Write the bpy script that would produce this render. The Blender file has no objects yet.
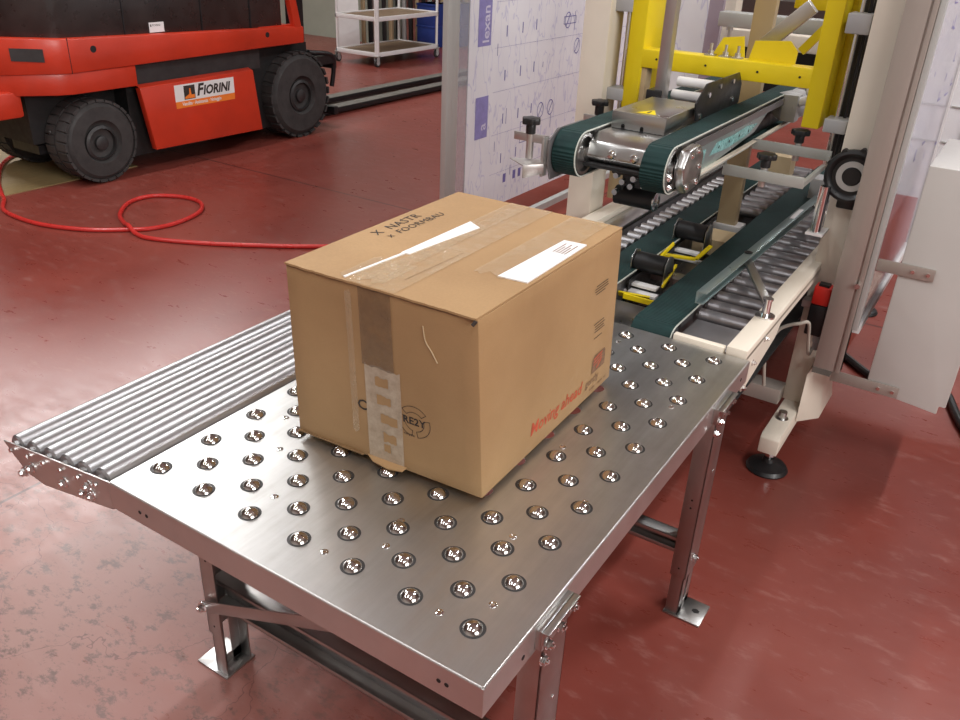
import bpy, bmesh, math, random
from mathutils import Vector, Matrix
random.seed(7)
sc = bpy.context.scene
COL = sc.collection
PI = math.pi
H = 0.70            # height of the ball table top above the floor

# ------------------------------------------------------------------ materials
def new_mat(name):
    m = bpy.data.materials.new(name); m.use_nodes = True
    nt = m.node_tree
    return m, nt, nt.nodes['Principled BSDF']

def link(nt, a, ao, b, bi): nt.links.new(a.outputs[ao], b.inputs[bi])

def coords(nt, scale=(1, 1, 1), rot=(0, 0, 0)):
    g = nt.nodes.new('ShaderNodeNewGeometry')
    mp = nt.nodes.new('ShaderNodeMapping'); mp.inputs['Scale'].default_value = scale
    mp.inputs['Rotation'].default_value = rot
    link(nt, g, 'Position', mp, 'Vector')
    return mp

def noise(nt, mp, scale, detail=3, rough=.55):
    n = nt.nodes.new('ShaderNodeTexNoise')
    n.inputs['Scale'].default_value = scale; n.inputs['Detail'].default_value = detail
    n.inputs['Roughness'].default_value = rough
    link(nt, mp, 'Vector', n, 'Vector'); return n

def ramp(nt, src, out, stops):
    r = nt.nodes.new('ShaderNodeValToRGB')
    el = r.color_ramp.elements
    while len(el) < len(stops): el.new(0.5)
    for e, (p, c) in zip(el, stops):
        e.position = p
        e.color = (c, c, c, 1) if isinstance(c, (int, float)) else (*c, 1)
    link(nt, src, out, r, 'Fac'); return r

def simple(name, col, rough=.5, metal=0., var=.12, vscale=6., bump=0., bscale=60., coat=0., stretch=(1, 1, 1), rvar=.08):
    """coloured material with gentle noise in colour, roughness and relief"""
    m, nt, b = new_mat(name)
    mp = coords(nt, stretch)
    n = noise(nt, mp, vscale, 4)
    lo = tuple(max(0, c * (1 - var)) for c in col); hi = tuple(min(1, c * (1 + var)) for c in col)
    r = ramp(nt, n, 'Fac', [(.3, lo), (.7, hi)])
    link(nt, r, 'Color', b, 'Base Color')
    n2 = noise(nt, mp, vscale * 3, 3)
    rr = ramp(nt, n2, 'Fac', [(.3, max(.02, rough - rvar)), (.7, min(1, rough + rvar))])
    link(nt, rr, 'Color', b, 'Roughness')
    b.inputs['Metallic'].default_value = metal
    if coat: b.inputs['Coat Weight'].default_value = coat; b.inputs['Coat Roughness'].default_value = .15
    if bump:
        n3 = noise(nt, mp, bscale, 3)
        bp = nt.nodes.new('ShaderNodeBump'); bp.inputs['Strength'].default_value = bump; bp.inputs['Distance'].default_value = .002
        link(nt, n3, 'Fac', bp, 'Height'); link(nt, bp, 'Normal', b, 'Normal')
    return m

M = {}
M['galv'] = simple('galvanised_steel', (.58, .56, .54), .40, .9, .08, 6, .05, 30, rvar=.04)
M['leg_steel'] = simple('leg_steel', (.46, .45, .44), .36, 1., .08, 6, .05, 30, rvar=.04)
M['steel_cap'] = simple('plate_steel', (.50, .50, .49), .30, 1., .05, 5, rvar=.03)
M['chrome'] = simple('chrome', (.78, .78, .78), .09, 1., .03, 10, rvar=.03)
M['ball'] = simple('ball_steel', (.62, .60, .58), .10, 1., .03, 10, rvar=.03)
M['roller'] = simple('roller_zinc', (.42, .42, .43), .40, 1., .04, 8, stretch=(1, .2, 1), rvar=.02)
M['roller_grey'] = simple('bed_roller_steel', (.27, .26, .27), .40, .8, .06, 5, rvar=.03)
M['black'] = simple('black_plastic', (.012, .012, .013), .42, 0, .2, 20)
M['rubber'] = simple('black_rubber', (.036, .033, .032), .75, 0, .25, 12, .4, 50)
M['blackmetal'] = simple('black_painted_metal', (.02, .02, .022), .4, .3, .2, 10)
M['dark'] = simple('dark_cavity', (.016, .015, .015), .6, .2, .2, 10)
M['cream'] = simple('cream_enamel', (.76, .69, .58), .42, 0, .04, 5)
M['cream_dark'] = simple('tan_enamel', (.52, .40, .24), .45, 0, .05, 5)
M['anod'] = simple('anodised_beige_aluminium', (.42, .37, .33), .40, .45, .05, 5, stretch=(3, 3, .2))
M['anod_grey'] = simple('grey_aluminium', (.50, .51, .49), .42, .3, .05, 5, stretch=(3, 3, .2))
M['yellow'] = simple('yellow_enamel', (.80, .62, .01), .38, 0, .05, 5)
M['grey_box'] = simple('light_grey_enamel', (.56, .54, .51), .45, 0, .03, 4)
M['greyplastic'] = simple('grey_plastic', (.42, .42, .42), .45, 0, .05, 8)
M['forkred'] = simple('forklift_red', (.52, .035, .012), .38, 0, .14, 3, coat=.15)
M['hose'] = simple('red_hose', (.55, .03, .025), .32, 0, .08, 8)
M['redcap'] = simple('red_switch_plastic', (.72, .03, .02), .4, 0, .05, 20)
M['paper'] = simple('white_paper', (.82, .82, .82), .6, 0, .03, 30)
M['white'] = simple('white_paint', (.78, .77, .76), .45, 0, .04, 10)
M['ink'] = simple('black_ink', (.035, .025, .02), .7, 0, .3, 60)
M['inkred'] = simple('red_ink', (.50, .075, .03), .7, 0, .25, 80)
M['inkbrown'] = simple('brown_ink', (.20, .11, .06), .8, 0, .3, 80)
M['orange'] = simple('orange_print', (.85, .22, .03), .4, 0, .05, 20)
M['bluebin'] = simple('blue_plastic', (.02, .045, .22), .4, 0, .1, 10)
M['plywood'] = simple('plywood', (.30, .22, .10), .6, 0, .15, 8, stretch=(8, 1, 1))
M['shelf_wood'] = simple('shelf_board', (.22, .15, .09), .6, 0, .2, 8)
M['palegreen'] = simple('pale_green_plaster', (.42, .46, .38), .7, 0, .06, 2)
M['wall'] = simple('off_white_plaster', (.62, .61, .57), .8, 0, .04, 2)
M['cyan'] = simple('cyan_protective_film', (.22, .50, .50), .3, .2, .35, 40)
M['guide'] = simple('guide_aluminium', (.33, .42, .42), .30, .75, .05, 6, rvar=.03)
M['beltedge'] = simple('belt_edge', (.55, .58, .52), .6, 0, .05, 20)
M['cable'] = simple('grey_cable', (.45, .42, .36), .5, 0, .05, 20)
M['hood'] = simple('dark_smoked_panel', (.022, .019, .018), .32, 0, .5, 5, coat=.3)
M['forktop'] = simple('worn_fork_steel', (.17, .16, .14), .5, .3, .15, 8)
M['greybar'] = simple('pale_zinc_bar', (.44, .45, .42), .4, .4, .05, 6, rvar=.03)
M['rim'] = simple('dark_grey_rim', (.045, .043, .043), .5, .4, .2, 10)

def deck_mat():
    m, nt, b = new_mat('brushed_deck_steel')
    mp = coords(nt, (9, .7, 1)); n = noise(nt, mp, 3.2, 6, .6)       # long bands along the table: reflections put into colour and roughness
    mp2 = coords(nt, (1, 1, 1)); n2 = noise(nt, mp2, 5, 5, .6)
    mx = nt.nodes.new('ShaderNodeMix'); mx.data_type = 'FLOAT'; mx.inputs['Factor'].default_value = .5
    link(nt, n, 'Fac', mx, 'A'); link(nt, n2, 'Fac', mx, 'B')
    c = ramp(nt, mx, 'Result', [(.35, (.44, .435, .42)), (.50, (.55, .555, .55)), (.68, (.66, .665, .66))])
    link(nt, c, 'Color', b, 'Base Color')
    r = ramp(nt, mx, 'Result', [(.35, .40), (.68, .31)])
    link(nt, r, 'Color', b, 'Roughness')
    b.inputs['Metallic'].default_value = 1.
    mp3 = coords(nt, (1, 1, 1)); n3 = noise(nt, mp3, 2.3, 2)
    bp = nt.nodes.new('ShaderNodeBump'); bp.inputs['Strength'].default_value = .25; bp.inputs['Distance'].default_value = .004
    link(nt, n3, 'Fac', bp, 'Height'); link(nt, bp, 'Normal', b, 'Normal')
    return m
M['deck'] = deck_mat()

def card_mat(name, mul=1.):
    m, nt, b = new_mat(name)
    mp = coords(nt, (1, 1, 1)); n = noise(nt, mp, 3.5, 4)
    c = ramp(nt, n, 'Fac', [(.28, tuple(mul * k for k in (.34, .200, .088))), (.72, tuple(mul * k for k in (.43, .265, .122)))])
    mpf = coords(nt, (30, 30, 300)); nf = noise(nt, mpf, 6, 2)
    mx = nt.nodes.new('ShaderNodeMix'); mx.data_type = 'RGBA'; mx.blend_type = 'MULTIPLY'; mx.inputs['Factor'].default_value = .5
    cf = ramp(nt, nf, 'Fac', [(.3, .82), (.7, 1.)])
    link(nt, c, 'Color', mx, 'A'); link(nt, cf, 'Color', mx, 'B'); link(nt, mx, 'Result', b, 'Base Color')
    b.inputs['Roughness'].default_value = .72
    n2 = noise(nt, mp, 25, 3); bp = nt.nodes.new('ShaderNodeBump'); bp.inputs['Strength'].default_value = .25; bp.inputs['Distance'].default_value = .002
    link(nt, n2, 'Fac', bp, 'Height'); link(nt, bp, 'Normal', b, 'Normal')
    return m
M['card'] = card_mat('cardboard')
M['cardedge'] = simple('cut_cardboard_edge', (.20, .115, .05), .85, 0, .3, 60)

def tape_mat(name, col, alpha, rough=.12, bump=.7):
    m, nt, b = new_mat(name)
    mp = coords(nt, (1, 1, 1)); n = noise(nt, mp, 22, 4, .7)
    b.inputs['Base Color'].default_value = (*col, 1)
    b.inputs['Roughness'].default_value = rough
    a = ramp(nt, n, 'Fac', [(.35, max(0, alpha - .12)), (.65, min(1, alpha + .12))])
    link(nt, a, 'Color', b, 'Alpha')
    bp = nt.nodes.new('ShaderNodeBump'); bp.inputs['Strength'].default_value = bump; bp.inputs['Distance'].default_value = .003
    link(nt, n, 'Fac', bp, 'Height'); link(nt, bp, 'Normal', b, 'Normal')
    return m
M['tape'] = tape_mat('clear_brown_tape', (.62, .46, .29), .38, .22, 1.)
M['tape_dark'] = tape_mat('dark_brown_tape', (.22, .14, .08), .52, .3, .3)
M['tape_white'] = tape_mat('frayed_milky_tape', (.62, .52, .40), .55, .4, .5)

def belt_mat():
    m, nt, b = new_mat('teal_rubber_belt')
    mp = coords(nt, (1, 1, 1)); n = noise(nt, mp, 20, 3)
    c = ramp(nt, n, 'Fac', [(.3, (.004, .022, .022)), (.7, (.008, .038, .036))])
    link(nt, c, 'Color', b, 'Base Color'); b.inputs['Roughness'].default_value = .7; b.inputs['Specular IOR Level'].default_value = .3
    w = nt.nodes.new('ShaderNodeTexWave'); w.inputs['Scale'].default_value = 46; w.bands_direction = 'X'
    w.inputs['Distortion'].default_value = .4
    mp2 = coords(nt, (.75, .7, .7), (0, 0, 0))
    # chevron-like ribs: run on the sum of the belt's length and height
    sep = nt.nodes.new('ShaderNodeSeparateXYZ'); link(nt, mp2, 'Vector', sep, 'Vector')
    ad = nt.nodes.new('ShaderNodeMath'); ad.operation = 'SUBTRACT'; link(nt, sep, 'Y', ad, 0); link(nt, sep, 'Z', ad, 1)
    cm = nt.nodes.new('ShaderNodeCombineXYZ'); link(nt, ad, 'Value', cm, 'X')
    link(nt, cm, 'Vector', w, 'Vector')
    bp = nt.nodes.new('ShaderNodeBump'); bp.inputs['Strength'].default_value = .6; bp.inputs['Distance'].default_value = .003
    link(nt, w, 'Fac', bp, 'Height'); link(nt, bp, 'Normal', b, 'Normal')
    return m
M['belt'] = belt_mat()

def floor_mat():
    m, nt, b = new_mat('red_sealed_concrete')
    g = nt.nodes.new('ShaderNodeNewGeometry'); sep = nt.nodes.new('ShaderNodeSeparateXYZ'); link(nt, g, 'Position', sep, 'Vector')
    mp = coords(nt); n = noise(nt, mp, .8, 6, .6)
    c = ramp(nt, n, 'Fac', [(.28, (.165, .034, .025)), (.5, (.215, .047, .034)), (.72, (.27, .068, .050))])
    # pale worn flecks and scratches
    mpf = coords(nt, (1, 2.5, 1)); nf = noise(nt, mpf, 7, 8, .72)
    fk = ramp(nt, nf, 'Fac', [(.55, 0.), (.72, .26)])
    mx = nt.nodes.new('ShaderNodeMix'); mx.data_type = 'RGBA'
    link(nt, fk, 'Color', mx, 'Factor'); link(nt, c, 'Color', mx, 'A'); mx.inputs['B'].default_value = (.46, .27, .23, 1)
    # dirty worn area on the near left of the table
    def math(op, a, bb, clamp=False):
        k = nt.nodes.new('ShaderNodeMath'); k.operation = op; k.use_clamp = clamp
        for i, v in enumerate((a, bb)):
            if isinstance(v, (int, float)): k.inputs[i].default_value = v
            elif v is not None: nt.links.new(v, k.inputs[i])
        return k.outputs[0]
    X, Y = sep.outputs['X'], sep.outputs['Y']
    dx = math('MULTIPLY', math('ADD', X, .55), 1.1); dy = math('ADD', Y, .15)
    d = math('SQRT', math('ADD', math('MULTIPLY', dx, dx), math('MULTIPLY', dy, dy)), None)
    zone = math('SUBTRACT', 1.0, math('DIVIDE', d, 1.5), True)
    nd = noise(nt, coords(nt, (1, 1.6, 1)), 14, 10, .78)
    dd = ramp(nt, nd, 'Fac', [(.52, 0.), (.60, 1.)])
    dirt = math('MULTIPLY', zone, dd.outputs['Color'])
    mx2 = nt.nodes.new('ShaderNodeMix'); mx2.data_type = 'RGBA'
    nt.links.new(dirt, mx2.inputs['Factor']); link(nt, mx, 'Result', mx2, 'A'); mx2.inputs['B'].default_value = (.085, .040, .032, 1)
    # paler greyish tone in the same area, strongest at its centre
    mx3 = nt.nodes.new('ShaderNodeMix'); mx3.data_type = 'RGBA'
    nt.links.new(math('MULTIPLY', zone, .75), mx3.inputs['Factor']); link(nt, mx2, 'Result', mx3, 'A'); mx3.inputs['B'].default_value = (.33, .185, .155, 1)
    # expansion joints: one along Y, one along X, and hairline cracks
    j1 = math('LESS_THAN', math('ABSOLUTE', math('ADD', X, 1.13), None), .006)
    j2 = math('LESS_THAN', math('ABSOLUTE', math('SUBTRACT', Y, 3.45), None), .008)
    v = nt.nodes.new('ShaderNodeTexVoronoi'); v.feature = 'DISTANCE_TO_EDGE'; v.inputs['Scale'].default_value = 1.7
    wn = noise(nt, coords(nt), 5, 4); vm = nt.nodes.new('ShaderNodeVectorMath'); vm.operation = 'SCALE'; vm.inputs['Scale'].default_value = .22
    link(nt, wn, 'Color', vm, 0); va = nt.nodes.new('ShaderNodeVectorMath'); va.operation = 'ADD'
    link(nt, g, 'Position', va, 0); link(nt, vm, 'Vector', va, 1); link(nt, va, 'Vector', v, 'Vector')
    cr = math('LESS_THAN', v.outputs['Distance'], .0018)
    crz = math('MULTIPLY', math('MULTIPLY', cr, .5), math('GREATER_THAN', zone, .25))
    jj = math('MAXIMUM', math('MULTIPLY', math('MAXIMUM', j1, j2), .8), crz)
    mx4 = nt.nodes.new('ShaderNodeMix'); mx4.data_type = 'RGBA'
    nt.links.new(jj, mx4.inputs['Factor']); link(nt, mx3, 'Result', mx4, 'A'); mx4.inputs['B'].default_value = (.05, .02, .018, 1)
    mx5 = nt.nodes.new('ShaderNodeMix'); mx5.data_type = 'RGBA'
    nt.links.new(math('MULTIPLY', dirt, .85), mx5.inputs['Factor']); link(nt, mx4, 'Result', mx5, 'A'); mx5.inputs['B'].default_value = (.10, .050, .040, 1)
    link(nt, mx5, 'Result', b, 'Base Color')
    r = ramp(nt, nf, 'Fac', [(.3, .24), (.7, .42)])
    link(nt, r, 'Color', b, 'Roughness')
    bp = nt.nodes.new('ShaderNodeBump'); bp.inputs['Strength'].default_value = .12; bp.inputs['Distance'].default_value = .004
    nb = noise(nt, coords(nt), 9, 5); link(nt, nb, 'Fac', bp, 'Height'); link(nt, bp, 'Normal', b, 'Normal')
    return m
M['floor'] = floor_mat()

def film_mat():
    """clear sheet still wearing its printed milky protective film"""
    m, nt, b = new_mat('milky_printed_film')
    mp = coords(nt, (1, 1, 1)); n = noise(nt, mp, 4, 4)
    c = ramp(nt, n, 'Fac', [(.3, (.80, .80, .85)), (.7, (.88, .88, .91))])
    # faint blue line drawings
    w = nt.nodes.new('ShaderNodeTexNoise'); w.inputs['Scale'].default_value = 14; w.inputs['Detail'].default_value = 2
    mpw = coords(nt, (1, 1, .35)); link(nt, mpw, 'Vector', w, 'Vector')
    l = ramp(nt, w, 'Fac', [(.460, 0.), (.480, .38), (.500, 0.)])
    mx = nt.nodes.new('ShaderNodeMix'); mx.data_type = 'RGBA'
    link(nt, l, 'Color', mx, 'Factor'); link(nt, c, 'Color', mx, 'A'); mx.inputs['B'].default_value = (.25, .25, .60, 1)
    link(nt, mx, 'Result', b, 'Base Color')
    b.inputs['Roughness'].default_value = .28
    b.inputs['Alpha'].default_value = .96
    return m
M['film'] = film_mat()
M['filmink'] = simple('blue_film_print', (.16, .15, .40), .5, 0, .15, 40)
M['filmblock'] = simple('violet_film_print', (.27, .25, .52), .45, 0, .1, 30)
M['filmlight'] = simple('pale_film_letter', (.66, .64, .78), .45, 0, .03, 30)

def clear_mat(name, col, alpha, rough=.12):
    m, nt, b = new_mat(name)
    b.inputs['Base Color'].default_value = (*col, 1); b.inputs['Roughness'].default_value = rough
    n = noise(nt, coords(nt), 5, 3); a = ramp(nt, n, 'Fac', [(.3, alpha - .05), (.7, alpha + .05)])
    link(nt, a, 'Color', b, 'Alpha'); return m
M['clear'] = clear_mat('scuffed_clear_sheet', (.55, .56, .60), .35)
M['clear2'] = clear_mat('bluish_clear_sheet', (.60, .58, .66), .55)
M['clear3'] = clear_mat('violet_edge_sheet', (.50, .42, .50), .6)

# ------------------------------------------------------------------ mesh builder
def rootloc(o):
    v = Vector((0, 0, 0))
    while o is not None:
        v += o.location; o = o.parent
    return v

ONE_EACH = {'bolt', 'bolt_hole', 'screw', 'axle_end', 'wheel_nut', 'axle_bolt', 'roller_stud', 'slot_hole', 'torn_patch', 'blade_guard', 'panel_seam', 'tape_guide', 'panel_line'}
class MB:
    """collects shapes in world coordinates, builds ONE mesh object"""
    def __init__(s): s.bm = bmesh.new()
    def _add(s, vs, fs):
        v = [s.bm.verts.new(p) for p in vs]
        for f in fs:
            try: s.bm.faces.new([v[i] for i in f])
            except ValueError: pass
        return s
    def b(s, x0, y0, z0, x1, y1, z1):
        x0, x1 = sorted((x0, x1)); y0, y1 = sorted((y0, y1)); z0, z1 = sorted((z0, z1))
        return s.hexa([(x0, y0, z0), (x1, y0, z0), (x1, y1, z0), (x0, y1, z0)], [(x0, y0, z1), (x1, y0, z1), (x1, y1, z1), (x0, y1, z1)])
    def hexa(s, bot, top):
        return s._add(list(bot) + list(top), [(3, 2, 1, 0), (4, 5, 6, 7), (0, 1, 5, 4), (1, 2, 6, 5), (2, 3, 7, 6), (3, 0, 4, 7)])
    def prism(s, pts, d):
        """polygon pts (3D, planar) pushed along vector d"""
        d = Vector(d); n = len(pts); a = [Vector(p) for p in pts]
        return s._add(a + [p + d for p in a], [tuple(range(n))[::-1], tuple(range(n, 2 * n))] + [(i, (i + 1) % n, n + (i + 1) % n, n + i) for i in range(n)])
    def c(s, p, q, r, n=20, r2=None):
        p, q = Vector(p), Vector(q); ax = (q - p).normalized()
        u = ax.orthogonal().normalized(); w = ax.cross(u); r2 = r if r2 is None else r2
        vs = [p + (u * math.cos(t) + w * math.sin(t)) * r for t in (2 * PI * i / n for i in range(n))]
        vs += [q + (u * math.cos(t) + w * math.sin(t)) * r2 for t in (2 * PI * i / n for i in range(n))]
        return s._add(vs, [tuple(range(n))[::-1], tuple(range(n, 2 * n))] + [(i, (i + 1) % n, n + (i + 1) % n, n + i) for i in range(n)])
    def lathe(s, p, ax, prof, n=28):
        """prof: (r, h) pairs along axis from p; closed on itself when first == last"""
        p = Vector(p); ax = Vector(ax).normalized(); u = ax.orthogonal().normalized(); w = ax.cross(u)
        vs = []; k = len(prof)
        for r, h in prof:
            for i in range(n):
                t = 2 * PI * i / n; vs.append(p + ax * h + (u * math.cos(t) + w * math.sin(t)) * max(r, 1e-5))
        fs = []
        for j in range(k - 1):
            for i in range(n): fs.append((j * n + i, j * n + (i + 1) % n, (j + 1) * n + (i + 1) % n, (j + 1) * n + i))
        if prof[0][0] > 1e-4 and prof[0] != prof[-1]: fs.append(tuple(range(n))[::-1])
        if prof[-1][0] > 1e-4 and prof[0] != prof[-1]: fs.append(tuple(range((k - 1) * n, k * n)))
        return s._add(vs, fs)
    def t(s, pts, r, n=10, smooth=6):
        pts = [Vector(p) for p in pts]
        if smooth > 1 and len(pts) > 2:
            o = []
            P = [2 * pts[0] - pts[1]] + pts + [2 * pts[-1] - pts[-2]]
            for i in range(1, len(P) - 2):
                for k in range(smooth):
                    t = k / smooth; a, b, c, d = P[i - 1:i + 3]
                    o.append(.5 * ((2 * b) + (c - a) * t + (2 * a - 5 * b + 4 * c - d) * t * t + (3 * b - a - 3 * c + d) * t ** 3))
            pts = o + [pts[-1]]
        vs = []; up = None
        for i, p in enumerate(pts):
            d = (pts[min(i + 1, len(pts) - 1)] - pts[max(i - 1, 0)]).normalized()
            if up is None: up = d.orthogonal().normalized()
            up = (up - d * up.dot(d)).normalized(); w = d.cross(up)
            vs += [p + (up * math.cos(a) + w * math.sin(a)) * r for a in (2 * PI * k / n for k in range(n))]
        m = len(pts)
        fs = [tuple(range(n))[::-1], tuple(range((m - 1) * n, m * n))]
        for j in range(m - 1):
            for i in range(n): fs.append((j * n + i, j * n + (i + 1) % n, (j + 1) * n + (i + 1) % n, (j + 1) * n + i))
        return s._add(vs, fs)
    def bar(s, p, q, w, h, up=(0, 0, 1)):
        """rectangular bar between p and q, width w, height h along up"""
        p, q = Vector(p), Vector(q); d = (q - p).normalized(); up = Vector(up)
        sd = d.cross(up).normalized(); u = sd.cross(d).normalized()
        f = lambda c: [c - sd * w / 2 - u * h / 2, c + sd * w / 2 - u * h / 2, c + sd * w / 2 + u * h / 2, c - sd * w / 2 + u * h / 2]
        a, b = f(p), f(q)
        return s._add(a + b, [(0, 1, 2, 3), (7, 6, 5, 4), (0, 4, 5, 1), (1, 5, 6, 2), (2, 6, 7, 3), (3, 7, 4, 0)])
    def ball(s, p, r, n=16, m=10, z0=-1):
        pr = [(r * math.sin(PI * k / m), -r * math.cos(PI * k / m)) for k in range(m + 1)]
        return s.lathe(p, (0, 0, 1), pr, n)
    def hexbolt(s, p, ax, r=.011, h=.008):
        """washer, hexagon head and thread stub"""
        p = Vector(p); ax = Vector(ax).normalized()
        s.c(p, p + ax * .002, r * 1.35, 16); s.c(p + ax * .002, p + ax * (.002 + h), r, 6); s.c(p + ax * (.002 + h), p + ax * (.006 + h), r * .55, 10)
        return s
    def text(s, body, size, fn, th=.0006, bold=0., shear=0., spacing=1.):
        """letters laid on a surface: fn(x, y, h) -> 3D point"""
        cu = bpy.data.curves.new('t', 'FONT'); cu.body = body; cu.size = size; cu.shear = shear; cu.offset = bold; cu.space_character = spacing
        cu.resolution_u = 2
        ob = bpy.data.objects.new('t', cu); COL.objects.link(ob)
        dg = bpy.context.evaluated_depsgraph_get(); me = bpy.data.meshes.new_from_object(ob.evaluated_get(dg))
        bpy.data.objects.remove(ob)
        vs = [fn(v.co.x, v.co.y, th) for v in me.vertices]
        s._add(vs, [tuple(p.vertices) for p in me.polygons])
        bpy.data.meshes.remove(me)
        return s
    def clusters(s):
        """one builder per group of touching pieces"""
        bm = s.bm; bm.verts.index_update(); bm.verts.ensure_lookup_table(); seen = set(); isl = []
        for v in bm.verts:
            if v.index in seen: continue
            st = [v]; seen.add(v.index); g = []
            while st:
                a = st.pop(); g.append(a)
                for e in a.link_edges:
                    b_ = e.other_vert(a)
                    if b_.index not in seen: seen.add(b_.index); st.append(b_)
            lo = [min(a.co[i] for a in g) - .0008 for i in range(3)]; hi = [max(a.co[i] for a in g) + .0008 for i in range(3)]
            isl.append([lo, hi, g])
        merged = True
        while merged:
            merged = False
            for i in range(len(isl)):
                for j in range(i + 1, len(isl)):
                    A_, B_ = isl[i], isl[j]
                    if all(A_[0][k] <= B_[1][k] and B_[0][k] <= A_[1][k] for k in range(3)):
                        isl[i] = [[min(A_[0][k], B_[0][k]) for k in range(3)], [max(A_[1][k], B_[1][k]) for k in range(3)], A_[2] + B_[2]]
                        del isl[j]; merged = True; break
                if merged: break
        out = []
        for _, _, g in isl:
            m = MB(); mp = {v.index: m.bm.verts.new(v.co) for v in g}
            for f in bm.faces:
                if f.verts[0].index in mp: m.bm.faces.new([mp[v.index] for v in f.verts])
            out.append(m)
        return out
    def put(s, name, mat, parent=None, bevel=0, ang=35, flat=False, loc=None, seg=2):
        bm = s.bm
        if name in ONE_EACH:
            parts = s.clusters()
            if len(parts) > 1:
                out = [p.put(name, mat, parent, bevel, ang, flat, loc, seg) for p in parts]; bm.free(); return out[0]
        base = rootloc(parent) if parent else Vector(loc or (0, 0, 0))
        bmesh.ops.recalc_face_normals(bm, faces=bm.faces)
        if bevel:
            es = [e for e in bm.edges if len(e.link_faces) == 2 and e.calc_face_angle(0) > .6]
            bmesh.ops.bevel(bm, geom=es, offset=bevel, segments=seg, profile=.5, affect='EDGES', clamp_overlap=True)
        bmesh.ops.translate(bm, verts=bm.verts, vec=-base)
        me = bpy.data.meshes.new(name); bm.to_mesh(me); bm.free()
        me.materials.append(M[mat] if isinstance(mat, str) else mat)
        if not flat:
            me.shade_smooth(); me.set_sharp_from_angle(angle=math.radians(ang))
        o = bpy.data.objects.new(name, me); COL.objects.link(o)
        if parent: o.parent = parent
        else: o.location = base
        return o

def thing(name, label, cat, loc=(0, 0, 0), group=None):
    o = bpy.data.objects.new(name, None); COL.objects.link(o); o.empty_display_size = .1
    o.location = loc; o['label'] = label; o['category'] = cat
    if group: o['group'] = group
    return o
def tag(o, label, cat, group=None):
    o['label'] = label; o['category'] = cat
    if group: o['group'] = group
    return o
def lab(o, label): o['label'] = label; return o
def struct(o): o['kind'] = 'structure'; return o

# ------------------------------------------------------------------ setting
struct(MB().b(-22, -9, -.05, 12, 26, 0).put('floor', 'floor'))
struct(MB().b(-22, 26, 0, 12, 26.2, 7).put('wall_back', 'wall'))
struct(MB().b(-22.2, -9, 0, -22, 26, 7).put('wall_left', 'wall'))
struct(MB().b(12, -9, 0, 12.2, 26, 7).put('wall_right', 'wall'))
struct(MB().b(-22, -9.2, 0, 12, -9, 7).put('wall_front', 'wall'))
struct(MB().b(-22, -9, 7, 12, 26, 7.2).put('ceiling', 'wall'))
# pale green pillar with a conduit beside the trolley
pil = struct(MB().b(-9.3, 9.6, 0, -7.3, 10.4, 7).put('wall_pillar', 'palegreen'))
struct(MB().b(-7.31, 9.55, .0, -7.25, 9.62, 4).b(-7.9, 9.52, 1.0, -7.3, 9.6, 1.04).b(-7.9, 9.52, .9, -7.3, 9.6, .93).put('trim_1', 'galv'))

# ------------------------------------------------------------------ ball transfer table
PX, PY = .127, .0651
X0, X1, Y0, Y1 = -.045, .842, -.092, 1.235
table = thing('ball_transfer_table', 'galvanised steel ball transfer table carrying the cardboard box', 'table', (.4, .57, 0))
cu = bpy.data.curves.new('deck', 'CURVE'); cu.dimensions = '2D'; cu.fill_mode = 'BOTH'; cu.extrude = .0015
def poly_spline(pts):
    sp = cu.splines.new('POLY'); sp.points.add(len(pts) - 1); sp.use_cyclic_u = True
    for p, (x, y) in zip(sp.points, pts): p.co = (x, y, 0, 1)
poly_spline([(X0 + .003, Y0 + .003), (X1 - .003, Y0 + .003), (X1 - .003, Y1 - .003), (X0 + .003, Y1 - .003)])
HOLES = []
for r in range(19):
    n = 7 if r % 2 == 0 else 6
    for k in range(n):
        HOLES.append(((k + (0 if r % 2 == 0 else .5)) * PX, r * PY))
for hx, hy in HOLES:
    poly_spline([(hx + .0215 * math.cos(2 * PI * i / 28), hy + .0215 * math.sin(2 * PI * i / 28)) for i in range(28)])
ob = bpy.data.objects.new('t', cu); COL.objects.link(ob)
dg = bpy.context.evaluated_depsgraph_get(); me = bpy.data.meshes.new_from_object(ob.evaluated_get(dg)); bpy.data.objects.remove(ob)
me.name = 'deck'; me.transform(Matrix.Translation((-.4, -.57, H - .0015))); me.materials.clear(); me.materials.append(M['deck'])
deck = bpy.data.objects.new('deck', me); COL.objects.link(deck); deck.parent = table
lab(deck, 'brushed steel deck with round ball holes')
ZA = H - .064
def apron():
    m = MB(); t = .003
    m.b(X0, Y0, ZA, X1, Y0 + t, H - .003); m.b(X0, Y1 - t, ZA, X1, Y1, H - .003)
    m.b(X0, Y0 + t, ZA, X0 + t, Y1 - t, H - .003); m.b(X1 - t, Y0 + t, ZA, X1, Y1 - t, H - .003)
    # rounded folded lip under the deck edge
    for a, b_ in (((X0 + .004, Y0 + .004), (X1 - .004, Y0 + .004)), ((X0 + .004, Y1 - .004), (X1 - .004, Y1 - .004)), ((X0 + .004, Y0 + .004), (X0 + .004, Y1 - .004)), ((X1 - .004, Y0 + .004), (X1 - .004, Y1 - .004))):
        m.c((*a, H - .004), (*b_, H - .004), .004, 12)
    # inward bottom flanges
    m.b(X0 + .004, Y0 + .004, ZA + .0005, X1 - .004, Y0 + .025, ZA + .003); m.b(X1 - .025, Y0 + .026, ZA + .0005, X1 - .004, Y1 - .004, ZA + .003); m.b(X0 + .004, Y0 + .026, ZA + .0005, X0 + .025, Y1 - .004, ZA + .003)
    return m.put('apron', 'galv', table)
ap = apron()
hm = MB()
for x in (.045, .065, .76, .775): hm.c((x, Y0 - .0006, H - .035), (x, Y0 + .001, H - .035), .0042, 12)
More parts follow.
